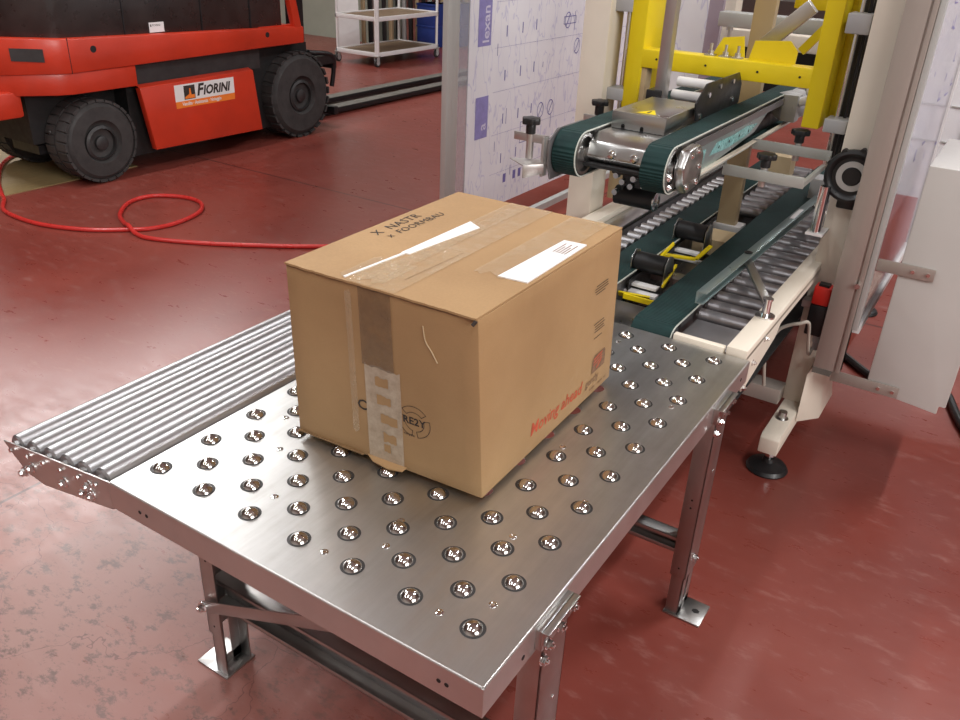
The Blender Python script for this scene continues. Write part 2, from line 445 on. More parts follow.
hm.c((X1 - .001, .03, H - .042), (X1 + .0006, .03, H - .042), .005, 12); hm.c((X1 - .001, 1.17, H - .03), (X1 + .0006, 1.17, H - .03), .005, 12)
hm.put('bolt_hole', 'dark', ap)
# screws pressed in the deck
for sx, sy in [(.144, .19), (.255, .065), (.443, 0), (.522, .077), (.697, -.002), (.76, .064), (.19, .325), (.697, .235), (.63, .25), (.76, .41), (.76, .64), (.76, .87), (.63, .56), (.76, 1.05), (.70, 1.10), (.57, .98), (.508, 1.12), (.50, .15), (.063, .29)]:
    m = MB(); m.lathe((sx, sy, H), (0, 0, 1), [(.0075, 0), (.0072, .0012), (.004, .0022), (.0032, .0012), (0, .001)], 16)
    m.put('deck_rivet', 'chrome', deck)
def under_box(x, y): return .165 < x < .575 and .30 < y < .86
unit = None
for hx, hy in HOLES:
    if under_box(hx, hy): continue
    if unit is None:
        m = MB(); m.lathe((hx, hy, H), (0, 0, 1), [(.0222, .0004), (.0213, .0006), (.0211, -.004), (.0200, -.012), (.014, -.022), (0, -.024)], 28)
        unit = m.put('ball_cup', 'rim', table); u0 = Vector((hx, hy, 0))
        bl = MB().ball((hx, hy, H - .0078), .0198, 24, 16).put('ball', 'ball', unit, ang=180)
    else:
        u = unit.copy(); COL.objects.link(u); u.parent = table; u.location = (hx - u0.x, hy - u0.y, 0)
        b2 = bl.copy(); COL.objects.link(b2); b2.parent = u
# legs: C-channel web outside, flanges inside, inner adjustable channel and foot plate
def leg(xo, y0, sgn):
    """xo: outer face; sgn +1 when outside is +X"""
    W, D, T = .045, .09, .004
    zt = .672 if sgn > 0 else .626
    m = MB(); xi = xo - sgn * W
    m.b(xo, y0, .14, xo - sgn * T, y0 + D, zt); m.b(xo, y0, .14, xi, y0 + T, zt); m.b(xo, y0 + D - T, .14, xi, y0 + D, zt)
    l = m.put('leg', 'leg_steel', table, bevel=.0012)
    # inner channel: two web strips leave the long adjusting slot open
    m = MB(); e = .0045
    xx = xo - sgn * e
    m.b(xx, y0 + e, 0.006, xx - sgn * T, y0 + .036, .42); m.b(xx, y0 + D - .036, 0.006, xx - sgn * T, y0 + D - e, .42); m.b(xx, y0 + e, .006, xx - sgn * T, y0 + D - e, .035)
    m.b(xx, y0 + e, 0.006, xi + sgn * .004, y0 + e + T, .42); m.b(xx, y0 + D - e - T, .006, xi + sgn * .004, y0 + D - e, .42)
    m.put('leg_extension', 'leg_steel', l, bevel=.001)
    m = MB(); m.b(xo + sgn * .062, y0 - .002, 0, xi, y0 + D + .004, .006)
    m.put('foot_plate', 'steel_cap', l, bevel=.0015)
    m = MB(); m.c((xo + sgn * .034, y0 + .05, .0062), (xo + sgn * .034, y0 + .05, .0066), .009, 14); m.b(xo + sgn * .024, y0 + .045, .006, xo + sgn * .044, y0 + .055, .0068)
    m.put('slot_hole', 'dark', l)
    m = MB()
    for z in (.40, .375, .17): m.c((xi + sgn * .022, y0 - .0005, z), (xi + sgn * .022, y0 + .001, z), .003, 10)
    m.put('bolt_hole', 'dark', l)
    m = MB()
    for z in (.19,): m.hexbolt((xo, y0 + .045, z), (sgn, 0, 0), .009)
    if sgn > 0: m.c((xo, y0 + .06, .47), (xo + .002, y0 + .06, .47), .004)
    m.put('bolt', 'chrome', l)
    return l
for xo, y0, sg in ((.853, .080, 1), (.853, .958, 1), (-.050, .092, -1), (-.050, .958, -1)):
    l = leg(xo, y0, sg)
    if sg < 0: continue
    s0 = 1
    m = MB(); xa = xo; yb = y0 - .012
    m.b(xa, yb, .645, xa + s0 * .003, yb + .115, .688); m.b(xa, yb, .685, xa + s0 * .014, yb + .115, .688)
    m.b(X1 if sg > 0 else X0, yb, .645, xa, yb + .115, .688)
    m.put('leg_bracket', 'steel_cap', l, bevel=.001)
    m = MB()
    for yy, zz in ((yb + .02, .648), (yb + .062, .655), (yb + .105, .668), (yb + .012, .617)): m.hexbolt((xa + (s0 * .003 if zz > .64 else 0), yy, zz), (s0, 0, 0), .0085, .007)
    m.put('bolt', 'chrome', l)
# cross beams and diagonal brace
def chan_x(name, y, z0, z1, x0, x1):
    m = MB(); m.b(x0, y + .036, z0, x1, y + .04, z1); m.b(x0, y, z1 - .003, x1, y + .04, z1); m.b(x0, y, z0, x1, y + .04, z0 + .003)
    m.b(x0, y, z1 - .012, x1, y + .003, z1); m.b(x0, y, z0, x1, y + .003, z0 + .012)
    return m.put(name, 'leg_steel', table, bevel=.001)
chan_x('cross_beam', .115, .215, .300, -.044, .848)
chan_x('cross_beam', .985, .195, .245, -.044, .848)
MB().b(-.040, .15, .20, -.036, .98, .235).put('side_brace', 'leg_steel', table)
m = MB(); m.bar((-.052, .084, .228), (.815, .084, .60), .004, .032, (0, 0, 1)); db = m.put('diagonal_brace', 'leg_steel', table, bevel=.001)
MB().hexbolt((-.046, .082, .231), (0, -1, 0), .011, .010).put('bolt', 'chrome', db)

# ------------------------------------------------------------------ roller conveyor section
conv = thing('roller_conveyor', 'short galvanised roller conveyor section with six long rollers bolted along the table side', 'conveyor', (-.23, .55, .6))
TS = .128   # it drops away from the table
def cz(x): return H - .002 + (x + .05) * TS
def side_plate(y, name='side_plate'):
    P = [(-.425, cz(-.425)), (-.046, cz(-.046)), (-.046, .630), (-.055, .628), (-.29, .585), (-.355, .592), (-.40, .628)]
    m = MB(); m.prism([(x, y, z) for x, z in P], (0, -.004, 0)); return m.put(name, 'galv', conv, bevel=.001)
sp = side_plate(-.088); side_plate(1.228)
m = MB()
for i in range(6):
    x = -.395 + i * .0615; m.c((x, -.094, cz(x) - .017), (x, -.098, cz(x) - .017), .005, 10)
m.put('axle_end', 'chrome', sp)
m = MB()
for x, dz in ((-.325, .045), (-.205, .048), (-.135, .05), (-.115, .028), (-.11, .052), (-.36, .065)): m.hexbolt((x, -.092, cz(x) - dz), (0, -1, 0), .009, .009)
m.put('bolt', 'chrome', sp)
for i in range(6):
    x = -.388 + i * .0615; z = cz(x) - .010; R_ = .0245
    m = MB(); m.lathe((x, -.082, z), (0, 1, 0), [(R_ - .004, 0), (R_, .004), (R_, 1.296), (R_ - .004, 1.30)], 28)
    ro = m.put('roller', 'roller', conv)
    m = MB(); m.c((x, -.088, z), (x, -.078, z), .012, 6); m.put('bearing', 'chrome', ro)
m = MB(); m.b(-.050, -.088, .628, -.0465, 1.228, cz(-.05) - .022); m.b(-.41, -.07, .60, -.406, 1.22, cz(-.40) - .03); m.put('frame_rail', 'galv', conv)
MB().b(-.36, .55, .625, -.05, .60, .629).put('tie_plate', 'galv', conv)

# ------------------------------------------------------------------ cardboard box
ZB, ZT = .7125, 1.118
BT = dict(A=(.160, .228), B=(.597, .239), C=(.590, .847), D=(.150, .835))
BB = dict(A=(.139, .257), B=(.596, .284), C=(.583, .896), D=(.126, .875))
def v2(d, k, z): return Vector((*d[k], z))
def corner(k, z):
    t = (z - ZB) / (ZT - ZB); return v2(BB, k, z) * (1 - t) + v2(BT, k, z) * t
def fronts(u, z, h=0):
    p = corner('A', z).lerp(corner('B', z), u); return p + Vector((.02, -1, .07)).normalized() * h
def rights(u, z, h=0):
    p = corner('B', z).lerp(corner('C', z), u); return p + Vector((1, .01, 0)).normalized() * h
def tops(u, v, h=0):
    a = corner('A', ZT).lerp(corner('B', ZT), u); b_ = corner('D', ZT).lerp(corner('C', ZT), u)
    return a.lerp(b_, v) + Vector((0, 0, h))
box = thing('cardboard_box', 'taped brown cardboard box standing on the ball table', 'box', (.37, .55, ZB))
m = MB(); N = 12; ks = 'ABCD'; vs = []; fs = []
for j in range(N + 1):
    z = ZB + (ZT - .0035 - ZB) * j / N
    for q in range(4):
        a, b_ = corner(ks[q], z), corner(ks[(q + 1) % 4], z)
        for i in range(N): vs.append(a.lerp(b_, i / N))
n4 = 4 * N
for j in range(N):
    for i in range(n4): fs.append((j * n4 + i, j * n4 + (i + 1) % n4, (j + 1) * n4 + (i + 1) % n4, (j + 1) * n4 + i))
fs += [tuple(range(n4))[::-1], tuple(range(N * n4, (N + 1) * n4))]
m._add(vs, fs); m.put('carton_body', 'card', box, bevel=.003)
# two outer top flaps with slightly ragged front edges
def flap(u0, u1, name, dz=0):
    m = MB(); N = 26; rnd = random.Random(u0 * 100)
    jit = [0.003 * rnd.random() for _ in range(N + 1)]
    top, bot = [], []
    for i in range(N + 1):
        u = u0 + (u1 - u0) * i / N
        top.append((u, -.004 - jit[i] * 1.2))
    vs = []
    for h in (-.0035, .0006):
        vs += [tops(u, v, h + dz) for u, v in top] + [tops(u, 1.002, h + dz) for u, v in top]
    n = N + 1; fs = []
    for i in range(N):
        fs += [(i, i + 1, n + i + 1, n + i), (2 * n + i, 3 * n + i, 3 * n + i + 1, 2 * n + i + 1), (i, 2 * n + i, 2 * n + i + 1, i + 1), (n + i, n + i + 1, 3 * n + i + 1, 3 * n + i)]
    fs += [(0, n, 3 * n, 2 * n), (n - 1, 3 * n - 1, 4 * n - 1, 2 * n - 1)]
    m._add(vs, fs); return m.put(name, 'card', box, flat=True)
flap(0.002, .466, 'top_flap'); flap(.469, .996, 'top_flap', .0003)
m = MB()
rnd = random.Random(3)
pts = []
for i in range(41):
    u = .01 + .98 * i / 40; pts.append((u, ZT - .006 - rnd.random() * .0022))
m._add([fronts(u, z, .0006) for u, z in pts] + [fronts(u, ZT - .0036, .0012) for u, z in pts], [(i, i + 1, 42 + i, 41 + i) for i in range(40)])
m.put('flap_edge', 'cardedge', box, flat=True)
def strip(fn, us, vs_, h, name, mat, seed=1, rag=0., parent=None, N=24, jump=.0):
    """thin strip over [us]x[vs_] on a face, ragged at the v ends"""
    rnd = random.Random(seed); m = MB(); K = 10
    V = []
    for lay in (0, 1):
        for i in range(K + 1):
            u = us[0] + (us[1] - us[0]) * i / K
            a = vs_[0] + rag * (rnd.random() - .5) * (0 if lay else 1); b_ = vs_[1] + rag * (rnd.random() - .5) * (0 if lay else 1)
            if lay: a, b_ = V0[i]
            V.append((u, a, b_, lay))
        if not lay: V0 = [(q[1], q[2]) for q in V]
    vs = []
    for (u, a, b_, lay) in V:
        for j in range(N + 1): vs.append(fn(u, a + (b_ - a) * j / N, h * lay + .0002))
    w = N + 1; fs = []
    for i in range(K):
        for j in range(N):
            p = i * w + j; q = (K + 1) * w + p
            fs.append((q, q + 1, q + w + 1, q + w))
    m._add(vs, fs); bmesh.ops.delete(m.bm, geom=[v for v in m.bm.verts if not v.link_faces], context='VERTS')
    return m.put(name, mat, parent or box, flat=False)
# tapes on the top
t_ = strip(tops, (.345, .60), (-.004, .999), .0022, 'tape_strip', 'tape', 2); lab(t_, 'clear creased tape along the top seam')
t_ = strip(tops, (.39, .47), (.05, .98), .0028, 'tape_strip', 'tape', 3, .05)
t_ = strip(tops, (.72, .93), (.30, .998), .0024, 'tape_strip', 'tape', 4, .04); lab(t_, 'clear tape under the white address label')
strip(tops, (.28, .50), (.03, .2), .0024, 'tape_strip', 'tape', 9, .05)
# tapes on the front
t_ = strip(fronts, (.405, .575), (.944, ZT - .003), .0016, 'tape_strip', 'tape_dark', 5, .004); lab(t_, 'dark brown tape down the front')
t_ = strip(fronts, (.415, .605), (ZB + .002, .946), .0014, 'tape_strip', 'tape_white', 6, .012); lab(t_, 'torn milky tape at the lower front')
strip(fronts, (.33, .365), (ZB + .06, ZT - .02), .0010, 'tape_strip', 'tape', 7, .01)
m = MB(); rnd = random.Random(11)
for z, u0, u1 in ((.915, .47, .54), (.873, .475, .55), (.828, .49, .58), (.782, .50, .57), (.755, .50, .535)):
    n = 8; P = []
    for i in range(n):
        P.append(fronts(u0 + (u1 - u0) * i / (n - 1), z - .010 - .004 * rnd.random(), .0021))
    for i in range(n - 1, -1, -1):
        P.append(fronts(u0 + (u1 - u0) * i / (n - 1), z + .007 + .005 * rnd.random(), .0021))
    m._add(P, [(i, i + 1, 2 * n - 2 - i, 2 * n - 1 - i) for i in range(n - 1)])
m.put('torn_patch', 'card', box, flat=True)
# torn bottom flap tab peeking out under the front
P = [fronts(.40, ZB + .005, .001), fronts(.45, ZB + .001, .014), fronts(.54, ZB - .0, .020), fronts(.61, ZB + .002, .014), fronts(.615, ZB + .006, .001)]
m = MB(); m.prism(P, (0, 0, .003)); m.put('bottom_flap', 'card', box)
m = MB(); m.prism([fronts(.0, ZB + .001, 0), fronts(0, ZB + .001, .004), fronts(.38, ZB + .001, .005), fronts(.38, ZB + .001, 0)], (0, 0, .003)); m.put('bottom_flap', 'cardedge', box)
# labels
def quad(fn, pts, h, name, mat):
    m = MB(); lo = [fn(u, v, .0002) for u, v in pts]; hi = [fn(u, v, h) for u, v in pts]
    m.hexa(lo, hi) if len(pts) == 4 else m.prism(lo, hi[0] - lo[0])
    return m.put(name, mat, box)
l1 = quad(tops, [(.338, .285), (.380, .290), (.436, .66), (.345, .70)], .0032, 'paper_label', 'paper'); lab(l1, 'narrow white paper strip')
quad(tops, [(.316, .01), (.326, .01), (.360, .285), (.345, .285)], .0034, 'paper_label', 'paper')
l2 = quad(tops, [(.838, .300), (.978, .308), (.972, .735), (.855, .730)], .0034, 'paper_label', 'paper'); lab(l2, 'white printed address label')
# small print on the address label (its square code is left out)
m = MB()
for k in range(5):
    u = .885 + k * .015
    m.hexa([tops(u, .60, .0035), tops(u + .005, .60, .0035), tops(u + .005, .70 - .03 * (k % 2), .0035), tops(u, .70 - .03 * (k % 2), .0035)],
           [tops(u, .60, .0039), tops(u + .005, .60, .0039), tops(u + .005, .70 - .03 * (k % 2), .0039), tops(u, .70 - .03 * (k % 2), .0039)])
m.put('print', 'inkbrown', l2, flat=True)
# marker writing on the left flap: written along the box, reading away from the camera
W, D_ = .45, .60
def topw(u0, v0, ang):
    ca, sa = math.cos(ang), math.sin(ang)
    def f(x, y, h):
        X_, Y_ = x * ca - y * sa, x * sa + y * ca
        return tops(u0 + X_ / W, v0 + Y_ / D_, .0014)
    return f
m = MB(); m.text('X  NASTR', .036, topw(.105, .375, PI / 2 + .02), shear=.15, spacing=1.05)
m.text('x  FOORMBAU', .030, topw(.175, .385, PI / 2), shear=.2, spacing=1.05)
m.put('marker_writing', 'ink', box, flat=True)
# crease on the top flap
m = MB(); m._add([tops(.545, .10, .0026), tops(.549, .10, .0026), tops(.568, .41, .0026), tops(.565, .41, .0026)], [(0, 1, 2, 3)]); m.put('crease', 'cardedge', box, flat=True)
# right side print
def rw(u0, z0, slope=0.):
    return lambda x, y, h: rights(u0 + x / .61, z0 + y + slope * x, .0008)
m = MB(); m.text('Moving ahead', .045, rw(.315, .757, -.04), shear=.25, bold=.0005); m.put('red_lettering', 'inkred', box, flat=True)
m = MB(); m.text('gently', .03, rw(.76, .748)); m.text('www.   .com  tel', .014, rw(.80, .728)); m.put('faded_lettering', 'inkbrown', box, flat=True)
m = MB(); R_ = lambda u, z: rights(u, z, .0008)
m._add([R_(.81, .775), R_(.93, .775), R_(.93, .815), R_(.92, .823), R_(.83, .823), R_(.81, .81)], [tuple(range(6))]); m.put('logo_print', 'inkbrown', box, flat=True)
m = MB(); Rr = lambda u, z: rights(u, z, .0012)
for z0, dz in ((.812, .004), (.804, .0028), (.796, .003)):
    m._add([Rr(.822, z0 - .002), Rr(.90, z0 + .004), Rr(.90, z0 + .004 + dz), Rr(.822, z0 - .002 + dz)], [(0, 1, 2, 3)])
m._add([Rr(.845, .782), Rr(.86, .782), Rr(.90, .797), Rr(.885, .797)], [(0, 1, 2, 3)])
m.put('logo_lines', 'inkred', box, flat=True)
m = MB()
for z, a, b_ in ((1.010, .80, .90), (1.0035, .79, .90), (.997, .79, .905), (.990, .80, .88), (.911, .80, .89), (.903, .81, .90), (.896, .81, .89), (.889, .81, .90), (.872, .81, .88)):
    m._add([R_(a, z), R_(b_, z), R_(b_, z + .0022), R_(a, z + .0022)], [(0, 1, 2, 3)])
m.put('small_print', 'ink', box, flat=True)
# front print: C, recycling ring, RE2Y
def fw(u0, z0): return lambda x, y, h: fronts(u0 + x / .445, z0 + y, .0009)
m = MB(); m.text('C', .034, fw(.362, .832), bold=.0006); m.text('RE2Y', .024, fw(.607, .838), bold=.0005); m.text('recycle', .009, fw(.610, .808))
for k in range(3):           # three bent arrows round the ring
    a0 = PI / 2 + k * 2 * PI / 3
    for rr in (.036, .022):
        P = []
        for i in range(13):
            a = a0 - .85 + 1.7 * i / 12; P.append((a, rr))
        vs = []
        for a, r in P:
            for q in (r, r + .0012): vs.append(fronts(.668 + q * math.cos(a) / .445, .845 + q * math.sin(a), .0009))
        m._add(vs, [(2 * i, 2 * i + 1, 2 * i + 3, 2 * i + 2) for i in range(12)])
    for a in (a0 - .85, a0 + .85):
        d = (math.cos(a), math.sin(a)); e_ = (-d[1] * .0006, d[0] * .0006)
        c0 = (.022 * d[0], .022 * d[1]); c1 = (.0372 * d[0], .0372 * d[1])
        m._add([fronts(.668 + (c[0] + s_ * e_[0]) / .445, .845 + c[1] + s_ * e_[1], .0009) for c, s_ in ((c0, 1), (c1, 1), (c1, -1), (c0, -1))], [(0, 1, 2, 3)])
m.put('recycling_print', 'ink', box, flat=True)
m = MB(); m.t([fronts(.735, 1.07, .001), fronts(.745, 1.04, .001), fronts(.775, 1.02, .001), fronts(.80, 1.0, .001)], .0011, 6); m.put('scratch', 'cream_dark', box)
m = MB(); m.t([tops(.995, -.005, -.004), tops(.985, -.012, -.012)], .0035, 8, 1); m.put('torn_corner', 'ink', box)

# ------------------------------------------------------------------ case sealer
seal = thing('case_sealing_machine', 'cream and yellow case sealing machine with teal drive belts behind the ball table', 'machine', (.37, 2.4, 0))
def S(mb, name, mat, parent=None, bevel=.0, **k): return mb.put(name, mat, parent or seal, bevel=bevel, **k)
# base frame
for x0 in (-.135, .808):
    m = MB(); m.prism([(x0 + .006, 1.78, .105), (x0 + .006, 1.78, .165), (x0 + .006, 1.80, .178), (x0 + .006, 3.75, .178), (x0 + .006, 3.75, .105)], (.066, 0, 0)); bf = S(m, 'base_rail', 'cream', bevel=.004)
    for y in (1.86, 3.6):
        m = MB(); m.lathe((x0 + .0375, y, 0), (0, 0, 1), [(.072, 0), (.074, .006), (.066, .018), (.022, .034), (.018, .045)], 28); f = S(m, 'levelling_foot', 'black', bf)
        MB().c((x0 + .0375, y, .04), (x0 + .0375, y, .13), .009).c((x0 + .0375, y, .055), (x0 + .0375, y, .068), .017, 6).put('foot_screw', 'chrome', f) if False else S(MB().c((x0 + .0375, y, .04), (x0 + .0375, y, .13), .009).c((x0 + .0375, y, .055), (x0 + .0375, y, .068), .017, 6), 'foot_screw', 'chrome', bf)
    S(MB().c((x0 + .0375, 1.93, .178), (x0 + .0375, 1.93, .205), .015).c((x0 + .0375, 1.93, .177), (x0 + .0375, 1.93, .179), .023), 'foot_socket', 'steel_cap', bf)
    # column standing on the rail, with a gusset flaring at its foot
    xc0, xc1 = (x0 - .003, x0 + .1) if x0 > 0 else (x0 - .025, x0 + .078)
    m = MB(); m.b(xc0, 2.08, .177, xc1, 2.20, 2.05); co = S(m, 'column', 'cream', bevel=.004)
    xs = x0 + .075 if x0 > 0 else x0
    sg = 1 if x0 > 0 else -1
    m = MB(); m.prism([(xs, 2.02, .14), (xs + sg * .06, 2.1, .14), (xs + sg * .06, 2.3, .14), (xs, 2.3, .14)], (0, 0, .004))
    m.hexa([(xs, 2.0, .14), (xs + sg * .065, 2.08, .14), (xs + sg * .065, 2.3, .14), (xs, 2.3, .14)], [(xs, 2.0, .34), (xs + sg * .03, 2.08, .40), (xs + sg * .03, 2.2, .40), (xs, 2.2, .40)])
    S(m, 'column_gusset', 'cream', co, bevel=.003)
S(MB().b(-.06, 2.0, .185, .808, 2.08, .245), 'cross_member', 'anod', bevel=.004)  # cream beam in a darker material: its shadow is put into the colour
S(MB().b(-.06, 3.4, .185, .808, 3.48, .245), 'cross_member', 'cream', bevel=.004)
# bed side rails at table height
rr = S(MB().b(.772, 1.238, .690, .830, 3.6, .722), 'side_rail', 'cream', bevel=.004)
m = MB(); m.prism([(.826, 1.239, .70), (.826, 1.239, .615), (.826, 1.255, .590), (.826, 1.30, .590), (.826, 1.56, .640), (.826, 1.60, .672), (.826, 3.6, .672), (.826, 3.6, .70)], (.004, 0, 0)); S(m, 'side_skirt', 'cream', rr)
m = MB()
for y, z in ((1.262, .600), (1.32, .655), (1.42, .690)): m.hexbolt((.830, y, z), (1, 0, 0), .007, .006)
S(m, 'bolt', 'chrome', rr)
rl = S(MB().b(-.045, 1.25, .690, .018, 3.6, .722), 'side_rail', 'cream', bevel=.004)
S(MB().b(-.045, 1.25, .56, -.041, 3.6, .70), 'side_skirt', 'anod_grey', rl)
S(MB().b(-.10, 1.6, .50, -.045, 3.4, .54), 'side_skirt', 'anod_grey', rl, bevel=.002)
S(MB().b(.0, 1.26, .50, .80, 3.6, .505), 'bed_pan', 'dark')
S(MB().b(.337, 1.246, .672, .485, 1.405, .694), 'entry_plate', 'steel_cap', bevel=.002)
S(MB().b(.620, 1.24, .66, .765, 1.262, .712), 'entry_bar', 'cream', bevel=.002)
S(MB().b(.622, 1.264, .66, .765, 1.43, .690), 'entry_plate', 'roller_grey', bevel=.002)
# bed rollers, right lane
ro = None
for i in range(24):
    y = 1.475 + i * .084
    if ro is None:
        ro = S(MB().lathe((.615, y, .684), (1, 0, 0), [(.018, 0), (.023, .003), (.023, .155), (.018, .158)], 20), 'bed_roller', 'roller_grey'); ry = y
        ra = S(MB().c((.606, y, .684), (.785, y, .684), .007, 8), 'axle', 'steel_cap', ro)
    else:
        o = ro.copy(); COL.objects.link(o); o.parent = seal; o.location = (0, y - ry, 0)
        a = ra.copy(); COL.objects.link(a); a.parent = o
for i in range(11):
    y = 2.62 + i * .084
    S(MB().lathe((.346, y, .684), (1, 0, 0), [(.018, 0), (.023, .003), (.023, .126), (.018, .129)], 20), 'centre_roller', 'roller_grey')
# left lane plates and small rollers
S(MB().b(.020, 1.27, .66, .098, 3.5, .700), 'lane_plate', 'steel_cap', bevel=.003)
S(MB().b(.102, 1.27, .62, .150, 3.5, .690), 'lane_plate', 'blackmetal', bevel=.003)
ro = None
for i in range(22):
    y = 1.66 + i * .062
    if ro is None:
        ro = S(MB().lathe((.158, y, .700), (1, 0, 0), [(.012, 0), (.019, .003), (.019, .055), (.012, .058)], 16), 'skate_roller', 'roller'); ry = y
    else:
        o = ro.copy(); COL.objects.link(o); o.parent = seal; o.location = (0, y - ry, 0)

def belt_loop(x0, x1, y0, y1, zc, r, th, name='belt', parent=None, zc2=None, n=14):
    """closed belt round two drums, flat in x"""
    zc2 = zc if zc2 is None else zc2
    def ring(rr):
        P = []
        for i in range(n + 1):
            a = PI / 2 + PI * i / n; P.append((y0 + r + rr * math.cos(a), zc + rr * math.sin(a)))
        for i in range(n + 1):
            a = -PI / 2 + PI * i / n; P.append((y1 - r + rr * math.cos(a), zc2 + rr * math.sin(a)))
        return P
    # subdivide long runs
    o, i_ = ring(r), ring(r - th); k = len(o); vs = []
    for P in (o, i_):
        for x in (x0, x1): vs += [(x, y, z) for y, z in P]
    fs = []
    for i in range(k):
        j = (i + 1) % k
        fs += [(i, j, k + j, k + i), (2 * k + i, 3 * k + i, 3 * k + j, 2 * k + j), (i, 2 * k + i, 2 * k + j, j), (k + i, k + j, 3 * k + j, 3 * k + i)]
    m = MB(); m._add(vs, fs)
    return m
# lower belts
for x0, x1, tag_ in ((.487, .607, 'r'), (.225, .335, 'l')):
    lo = S(belt_loop(x0, x1, 1.245, 3.55, .665, .050, .005), 'lower_belt', 'belt')
    S(belt_loop(x1, x1 + .003, 1.245, 3.55, .665, .049, .004), 'belt_edge', 'beltedge', lo)
    for y in (1.295, 3.5): S(MB().c((x0 + .004, y, .665), (x1 - .004, y, .665), .044, 24), 'drum', 'roller_grey', lo)
    S(MB().b(x0 + .005, 1.36, .63, x1 - .005, 3.44, .700), 'belt_bed', 'roller_grey', lo)
# upper belt heads
ZU = 1.128; RU = .067
for x0, x1 in ((.160, .232), (.433, .503)):
    ub = S(belt_loop(x0, x1, 1.300, 2.95, ZU, RU, .006), 'upper_belt', 'belt')
    S(belt_loop(x1, x1 + .0025, 1.300, 2.95, ZU, RU - .0005, .004), 'belt_edge', 'beltedge', ub)
    for y in (1.300 + RU, 2.95 - RU):
        S(MB().lathe((x0 + .003, y, ZU), (1, 0, 0), [(0, 0), (.060, 0), (.060, x1 - x0 + .000), (.050, x1 - x0 + .0005), (.047, x1 - x0 - .010), (.022, x1 - x0 - .010), (.020, x1 - x0 + .004), (.008, x1 - x0 + .004), (0, x1 - x0 + .004)], 32), 'drum', 'steel_cap', ub)
    S(MB().b(x0 + .008, 1.44, ZU + .030, x1 - .008, 2.82, ZU + .060), 'belt_bed', 'galv', ub)
    S(MB().b(x0 + .03, 1.5, ZU - .058, x0 + .034, 2.8, ZU + .03), 'belt_web', 'blackmetal', ub)
# cross housing between the two belts: sloped front plate, bolts, shaft, top cover
S(MB().prism([(.236, 1.40, 1.095), (.236, 1.37, 1.125), (.236, 1.385, 1.165), (.236, 1.43, 1.185), (.236, 1.80, 1.185), (.236, 1.80, 1.095)], (.194, 0, 0)), 'cross_housing', 'steel_cap', bevel=.006)
m = MB()
for x in (.315, .385): m.lathe((x, 1.373, 1.138), (0, -1, .2), [(.014, 0), (.014, .004), (.010, .012), (0, .014)], 16)
S(m, 'bolt', 'chrome')
S(MB().c((.225, 1.385, 1.098), (.43, 1.385, 1.098), .0085), 'shaft', 'black')
S(MB().b(.265, 1.50, 1.05, .41, 1.78, 1.095), 'motor_block', 'rim', bevel=.004)
cv = S(MB().b(.246, 1.50, 1.186, .416, 1.80, 1.236), 'top_cover', 'steel_cap', bevel=.003)
m = MB()
for x in (.285, .345): m.c((x, 1.4985, 1.196), (x, 1.501, 1.196), .0055, 12).b(x - .0055, 1.4985, 1.186, x + .0055, 1.501, 1.196)
S(m, 'slot_hole', 'dark', cv)
S(MB().prism([(.315, 1.52, 1.2362), (.375, 1.52, 1.2362), (.345, 1.585, 1.2362)], (0, 0, .0006)), 'warning_sticker', 'yellow', cv)
S(MB().prism([(.341, 1.53, 1.2369), (.349, 1.53, 1.2369), (.347, 1.56, 1.2369), (.343, 1.56, 1.2369)], (0, 0, .0003)), 'warning_mark', 'ink', cv)
# dark bracket plate with screws, right of the cover
bp_ = S(MB().prism([(.424, 1.72, 1.196), (.424, 1.70, 1.25), (.424, 1.78, 1.30), (.424, 2.1, 1.30), (.424, 2.14, 1.26), (.424, 2.14, 1.196)], (.006, 0, 0)), 'bracket_plate', 'blackmetal', bevel=.001)
m = MB()
for y, z in ((1.74, 1.21), (1.80, 1.265), (1.9, 1.28), (2.03, 1.28), (2.05, 1.22)): m.c((.430, y, z), (.436, y, z), .008, 12)
S(m, 'screw', 'chrome', bp_)
for z, y in ((1.262, 2.00), (1.225, 1.96)): S(MB().c((.255, y, z), (.42, y, z), .016, 20), 'idle_roller', 'white')
S(MB().b(.25, 1.82, 1.19, .41, 1.94, 1.205), 'mount_plate', 'roller_grey', bevel=.002)
# tall square tube rising through the gantry, with clamp block
S(MB().b(.222, 1.875, 1.21, .258, 1.915, 2.1), 'lift_tube', 'galv', bevel=.003)
S(MB().b(.200, 1.86, 1.19, .250, 1.93, 1.245), 'clamp_block', 'black', bevel=.003)
# right nose plate of the right belt
np_ = S(MB().prism([(.512, 1.40, 1.06), (.512, 1.355, 1.10), (.512, 1.345, 1.14), (.512, 1.38, 1.185), (.512, 1.46, 1.19), (.512, 1.50, 1.16), (.512, 1.50, 1.07)], (.030, 0, 0)), 'nose_plate', 'steel_cap', bevel=.007)
m = MB()
for y, z in ((1.39, 1.17), (1.44, 1.175), (1.38, 1.085), (1.455, 1.085), (1.46, 1.13)): m.lathe((.542, y, z), (1, 0, 0), [(.009, 0), (.009, .004), (.005, .008), (0, .009)], 12)
m.lathe((.505, 1.335, 1.115), (1, -.4, 0), [(.012, 0), (.012, .006), (0, .012)], 14).lathe((.505, 1.345, 1.085), (1, -.4, 0), [(.010, 0), (.010, .006), (0, .012)], 14)
S(m, 'bolt', 'chrome', np_)
sd = S(MB().b(.508, 1.50, 1.160, .512, 2.60, 1.182), 'side_plate', 'roller_grey')
fl = S(MB().prism([(.509, 1.50, 1.075), (.509, 1.72, 1.090), (.509, 2.10, 1.115), (.509, 2.22, 1.160), (.509, 1.50, 1.160)], (.004, 0, 0)), 'side_web', 'guide', sd)
